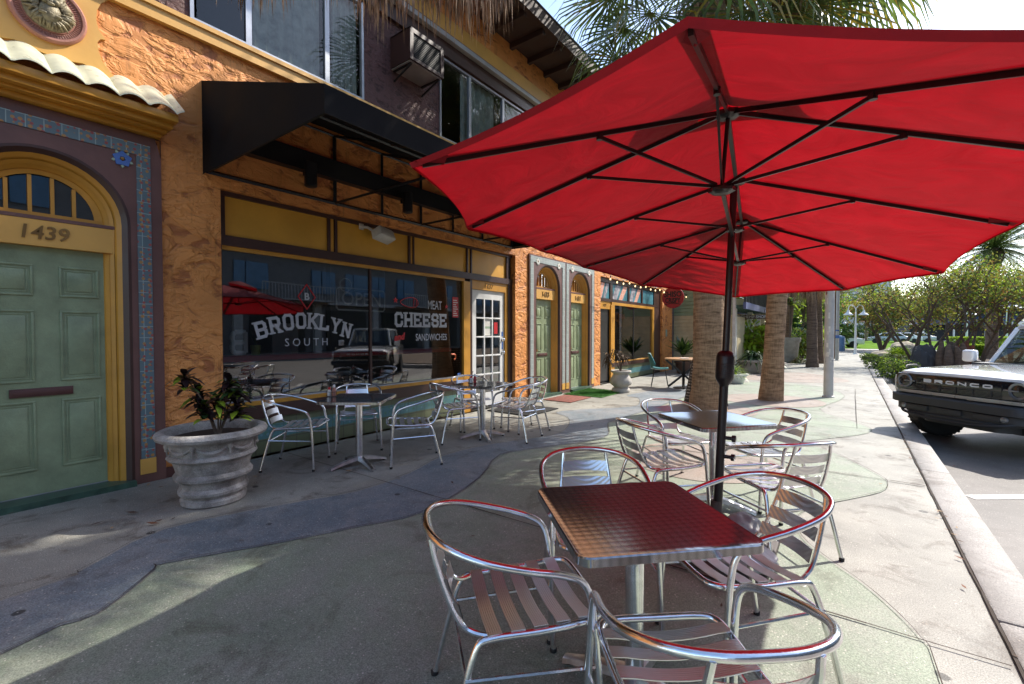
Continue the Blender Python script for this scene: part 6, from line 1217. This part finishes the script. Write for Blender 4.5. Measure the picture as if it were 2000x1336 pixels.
def stump(c, h, r, label, seed, m_):
    c = Vector(c); t = thing('carved_stump', label, 'stump', c); rn = random.Random(seed); g = MB()
    for k in range(9):
        a = k*2*pi/9+rn.uniform(-.2, .2); rr = r*rn.uniform(.45, .8); p = c+Vector((cos(a)*rr, sin(a)*rr, 0)); g.tube([p, p+Vector((cos(a)*r*.1, sin(a)*r*.1, h*.5)), p+Vector((rn.uniform(-.1, .1), rn.uniform(-.1, .1), h*rn.uniform(.75, 1)))], [r*.42, r*.34, r*.12], 9, smooth=3)
    g.build('wood', m_, t)
stump(at(1862, 15.6), 1.15, .38, 'weathered ridged driftwood stump right of the dark rock, behind the bonnet', 3, M['trunkd']); stump(at(1884, 16.6), 1.15, .32, 'reddish-brown driftwood stump next to the car\'s mirror', 4, mat('red_wood', (.22, .07, .035), .8, bump=1, bs=12, vs=5, var=.4))
for i, (px, Z, w_, lb) in enumerate(((1905, 33, 3.0, 'long clipped bright green hedge beyond the bed, left of the windscreen'), (1912, 27, 1.3, 'low rounded clipped shrub before the long hedge'), (1985, 34, 3.0, 'clipped green hedge seen above the bonnet through the windscreen'))):
    g = MB(); c = at(px, Z); t = thing('clipped_hedge', lb, 'hedge', c); rn = random.Random(i); ms = [A1, AL, AL]
    for k in range(3500):
        f = rn.randrange(3); x, y, z = rn.uniform(-w_/2, w_/2), rn.uniform(-.6, .6), rn.uniform(0, 1.0)
        if f == 0: y = -.6
        elif f == 1: z = 1.0
        else: y = .6
        d = Vector((rn.gauss(0, 1), rn.gauss(0, 1), rn.gauss(.3, 1))).normalized(); g.use(rn.choice(ms)); leafshape(g, c+Vector((x, y, z*(1 if i != 1 else .6))), d, d.orthogonal().normalized(), .13, .08, .2, 2)
    g.build('foliage', None, t)
# feather palm
def featherpalm(c, h, L_, label, n=44, seed=2, r=.22):
    c = Vector(c); t = thing('feather_palm', label, 'palm', c); g = MB(); trunk(g, c, c+up*h, r, r*.9, 1.3, seed=seed); g.lathe([(r*.9, -.9), (r*1.45, -.5), (r*1.5, -.1), (r*.8, .1)], c=c+up*h, n=18, wob=lambda a, z: .06*sin(9*a+z*20)); g.build('trunk', M['trunkd'], t); g = MB(); rn = random.Random(seed); o = c+up*(h+.05)
    for i in range(n):
        a = i*2.4; el = 1.3-1.9*i/n; d = Vector((cos(a)*cos(el), sin(a)*cos(el), sin(el))); LL = L_*rn.uniform(.85, 1.05); pts = [o+d*LL*u-up*LL*.55*u*u*(1.1-.5*max(0, sin(el))) for u in [k/12 for k in range(13)]]; g.use(M['fan'] if rn.random() < .8 else AD); g.tube(pts, [.03*(1-k/14) for k in range(13)], 4, cap=False)
        for k in range(1, 12):
            for q in range(4):
                p = pts[k].lerp(pts[min(k+1, 12)], q/4); dd = (pts[min(k+1, 12)]-pts[k]).normalized(); s = dd.cross(up); s = s.normalized() if s.length > .05 else Vector((1, 0, 0))
                for sg in (-1, 1):
                    ld = (dd*.55+s*sg*.8-up*.35).normalized(); ll = LL*.17*sin(pi*(.12+.8*k/12))*rn.uniform(.8, 1.2); w_ = dd*.018; g.add([p-w_, p+w_, p+ld*ll*.6+w_, p+ld*ll*.6-w_, p+ld*ll-up*.1*ll], [(0, 1, 2, 3), (3, 2, 4)])
    g.build('crown', None, t)
featherpalm(at(1937, 24), 5.7, 3.0, 'tall feather palm with drooping fronds against the sky at the right', r=.26)
featherpalm(at(1692, 70), 7.3, 3.4, 'distant feather palm in front of the glass tower', n=30, seed=5)
# ================================================================ FAR BUILDINGS, CARS
def block(name, label, c, sx, sy, h, rz, wall, win, nx, nz, roof=None, wz0=.8):
    t = thing(name, label, 'building', c, rz); T = Matrix.Identity(4); g = MB(); g.box(-sx/2, sx/2, 0, sy, 0, h); g.build('wall', wall, t, local=True)
    for j in range(nz):
        g = MB(); 
        for i in range(nx): x0 = -sx/2+sx*(i+.12)/nx; x1 = -sx/2+sx*(i+.88)/nx; z0 = wz0+(h-wz0)*(j+.15)/nz; z1 = wz0+(h-wz0)*(j+.8)/nz; g.box(x0, x1, -.12, -.02, z0, z1)
        g.build('window_row', win, t, local=True)
    if roof: g = MB(); g.box(-sx/2-.6, sx/2+.6, -.8, sy+.5, h, h+.35); g.build('roof', roof, t, local=True)
    return t
towg = mat('tower_glass', (.30, .40, .50), .15, .3); tw = mat('tower_frame', (.50, .53, .56), .5)
Rz = radians(YAW-20)
block('glass_tower', 'pale blue glass tower block rising beyond the trees under the umbrella\'s right edge', at(1697, 230, 0), 18, 18, 36, Rz, tw, towg, 14, 22)
block('sign_building', 'dark blue building with a yellow oval emblem under a sloping roof edge, beyond the lawn', at(1660, 120, 0), 15, 12, 10.5, Rz, mat('navy_wall', (.03, .05, .11), .5), mat('navy_glass', (.05, .09, .16), .2), 5, 3)
g = MB(); c = at(1650, 118.5, 8.2); g.lathe([(0, -.05), (1.0, -.05), (1.0, .05), (0, .05)], n=28, T=Matrix.Translation(c) @ Matrix.Rotation(Rz, 4, 'Z') @ Matrix.Rotation(pi/2, 4, 'X') @ Matrix.Diagonal((2.6, 1, 1, 1))); tag(g.build('oval_emblem', mat('emblem_yellow', (.6, .5, .08), .5)), 'yellow oval emblem on the dark blue building', 'emblem')
t = thing('restaurant', 'dark low restaurant with layered awning roofs behind the autumn-tinted trees', 'building', at(1908, 75), Rz); 
g = MB(); g.box(-9, 9, 0, 8, 0, 4.2); g.box(-6, 7, 1, 8, 4.2, 7.5); g.build('wall', mat('dark_timber', (.025, .022, .025), .7), t, local=True); g = MB(); g.add([(-10, -2.5, 2.6), (10, -2.5, 2.6), (8, .5, 4.3), (-8, .5, 4.3)], [(0, 1, 2, 3)]); g.add([(-7, -1, 5.2), (8, -1, 5.2), (7, 1.2, 6.6), (-6, 1.2, 6.6)], [(0, 1, 2, 3)]); g.build('awning_roof', mat('blue_awning', (.04, .06, .12), .6), t, local=True)
g = MB(); g.box(3, 8, -2.7, -2.5, 2.5, 3.0); g.box(-3, 7.2, -1.2, -1.0, 7.2, 7.7); g.build('fascia', M['trim'], t, local=True)
g = MB()
for x in (-8, -4, 0, 4, 8): g.box(x-.1, x+.1, -2.3, -2.1, 0, 2.7)
g.build('posts', M['trim'], t, local=True)
block('white_building', 'pale low building far behind the leaning tree', at(1790, 110), 26, 10, 6.5, Rz, mat('far_white', (.55, .55, .53), .7), mat('far_glass', (.10, .13, .15), .3), 9, 2, M['greyu'])
# across the street (what the shop windows mirror)
t = thing('office_building', 'grey building with blue windows across the street, mirrored in the shop glass', 'building', (17, 6, 0))
g = MB(); g.box(19, 26, -24, 46, -.15, 13); g.build('wall', mat('opposite_wall', (.20, .19, .185), .7), t)
g = MB()
for j in range(3):
    for i in range(27):
        y = -23+i*2.5+(j % 2)*.4; 
        if (i*7+j*3) % 5: g.box(18.9, 18.98, y, y+.62, 4.1+j*3.1, 5.7+j*3.1); g.box(18.9, 18.98, y+.7, y+1.3+.4*((i+j) % 3), 4.1+j*3.1, 5.7+j*3.1)
g.build('windows', mat('opposite_glass', (.10, .22, .36), .2), t); g = MB()
for j in range(4): g.box(18.6, 18.99, -24, 46, 3.3+j*3.1, 3.55+j*3.1)
for i in range(14): g.box(18.7, 18.99, -23+i*5, -22.5+i*5, -.1, 3.3)
for i in range(6):
    g.box(17.4, 18.99, -20+i*11, -15+i*11, 3.42, 3.5)
    for k in range(26): g.box(17.4, 17.44, -20+i*11+k*.2, -19.96+i*11+k*.2, 3.5, 4.4)
    g.box(17.38, 17.46, -20+i*11, -15+i*11, 4.4, 4.46)
g.build('bands', mat('opposite_trim', (.50, .48, .45), .6), t); g = MB()
for i in range(13): g.box(18.88, 18.97, -22+i*5, -18.6+i*5, .1, 2.9)
g.build('shopfronts', mat('opposite_shop', (.03, .035, .04), .2), t)
def farcar(c, rz, col, label):
    t = thing('parked_car', label, 'car', c, rz, 'distant parked cars'); g = MB(); g.prism([(-2.2, .35), (-2.25, .75), (-1.3, .9), (-.7, 1.38), (1.0, 1.4), (1.7, .95), (2.25, .85), (2.25, .35)], 1, -.85, .85, bev=.06); g.build('body', col, t, local=True)
    g = MB(); g.prism([(-1.15, .93), (-.66, 1.33), (.95, 1.34), (1.5, .95)], 1, -.87, .87); g.build('windows', M['glassc'] if False else M['carb'], t, local=True)
    for x in (-1.4, 1.4):
        for y in (-.8, .8): g = MB(); g.lathe([(0, -.1), (.32, -.1), (.33, 0), (.32, .1), (0, .1)], n=18, T=Matrix.Translation((x, y, .33)) @ Matrix.Rotation(pi/2, 4, 'X')); g.build('wheel', M['tyre'], t, local=True)
    return t
FC = [mat('car_silver', (.45, .47, .5), .25, .3), mat('car_blue', (.10, .18, .30), .25), M['carw']]
for px, Z, k, a, lb in ((1628, 43.5, 2, 10, 'white car crossing at the end of the pavement between the two white poles'), (1640, 102, 0, 0, 'silver car far beyond the lawn left of the corner lamp'), (1652, 104, 1, 5, 'blue car far beyond the lawn left of the corner lamp'), (1736, 60, 0, 0, 'silver car parked past the trees right of the corner lamp'), (1757, 62, 2, 0, 'white car parked past the trees, right of the silver one'), (1785, 64, 0, 0, 'silver car parked far behind the leaning tree')):
    farcar(at(px, Z, -.1), radians(a), FC[k], lb)
t = thing('litter_bin', 'blue-grey waste bin at the end of the pavement beside the thinner white pole', 'bin', at(1641, 33)); g = MB(); g.lathe([(.28, 0), (.30, .1), (.31, .95), (.27, 1.05), (.1, 1.15), (0, 1.17)], c=at(1641, 33), n=18); g.build('body', FC[1], t)
# ================================================================ LITTER
rn = random.Random(99); g = MB(); lm = [mat('dry_leaf_brown', (.20, .08, .035), .8), mat('dry_leaf_dark', (.09, .05, .03), .8), mat('dry_leaf_tan', (.36, .24, .12), .8)]
for i in range(170):
    if i < 70: x, y = rn.uniform(.52, .64), rn.uniform(2, 16)
    elif i < 115: x, y = rn.uniform(-5.3, -3.6), rn.uniform(.2, 9)
    elif i < 135: x, y = rn.uniform(.85, 1.2), rn.uniform(6, 16)
    else: x, y = rn.uniform(-3.6, .5), rn.uniform(.8, 10)
    z = .014 if x < .82 else -.14; a = rn.uniform(0, 6.28); s = rn.uniform(.008, .02)*(1.6 if 70 <= i < 115 else 1); g.use(rn.choice(lm)); d = Vector((cos(a), sin(a), 0)); n = Vector((-sin(a), cos(a), 0)); c = Vector((x, y, z+.002)); g.add([c-d*s*1.6, c-n*s*.5+up*s*.2, c+d*s*1.6+up*s*.3, c+n*s*.5+up*s*.1], [(0, 1, 2, 3)])
tag(g.build('fallen_leaves', None), 'scattered small dry leaves on the pavement and along the kerb crack', 'leaf litter', kind='stuff')
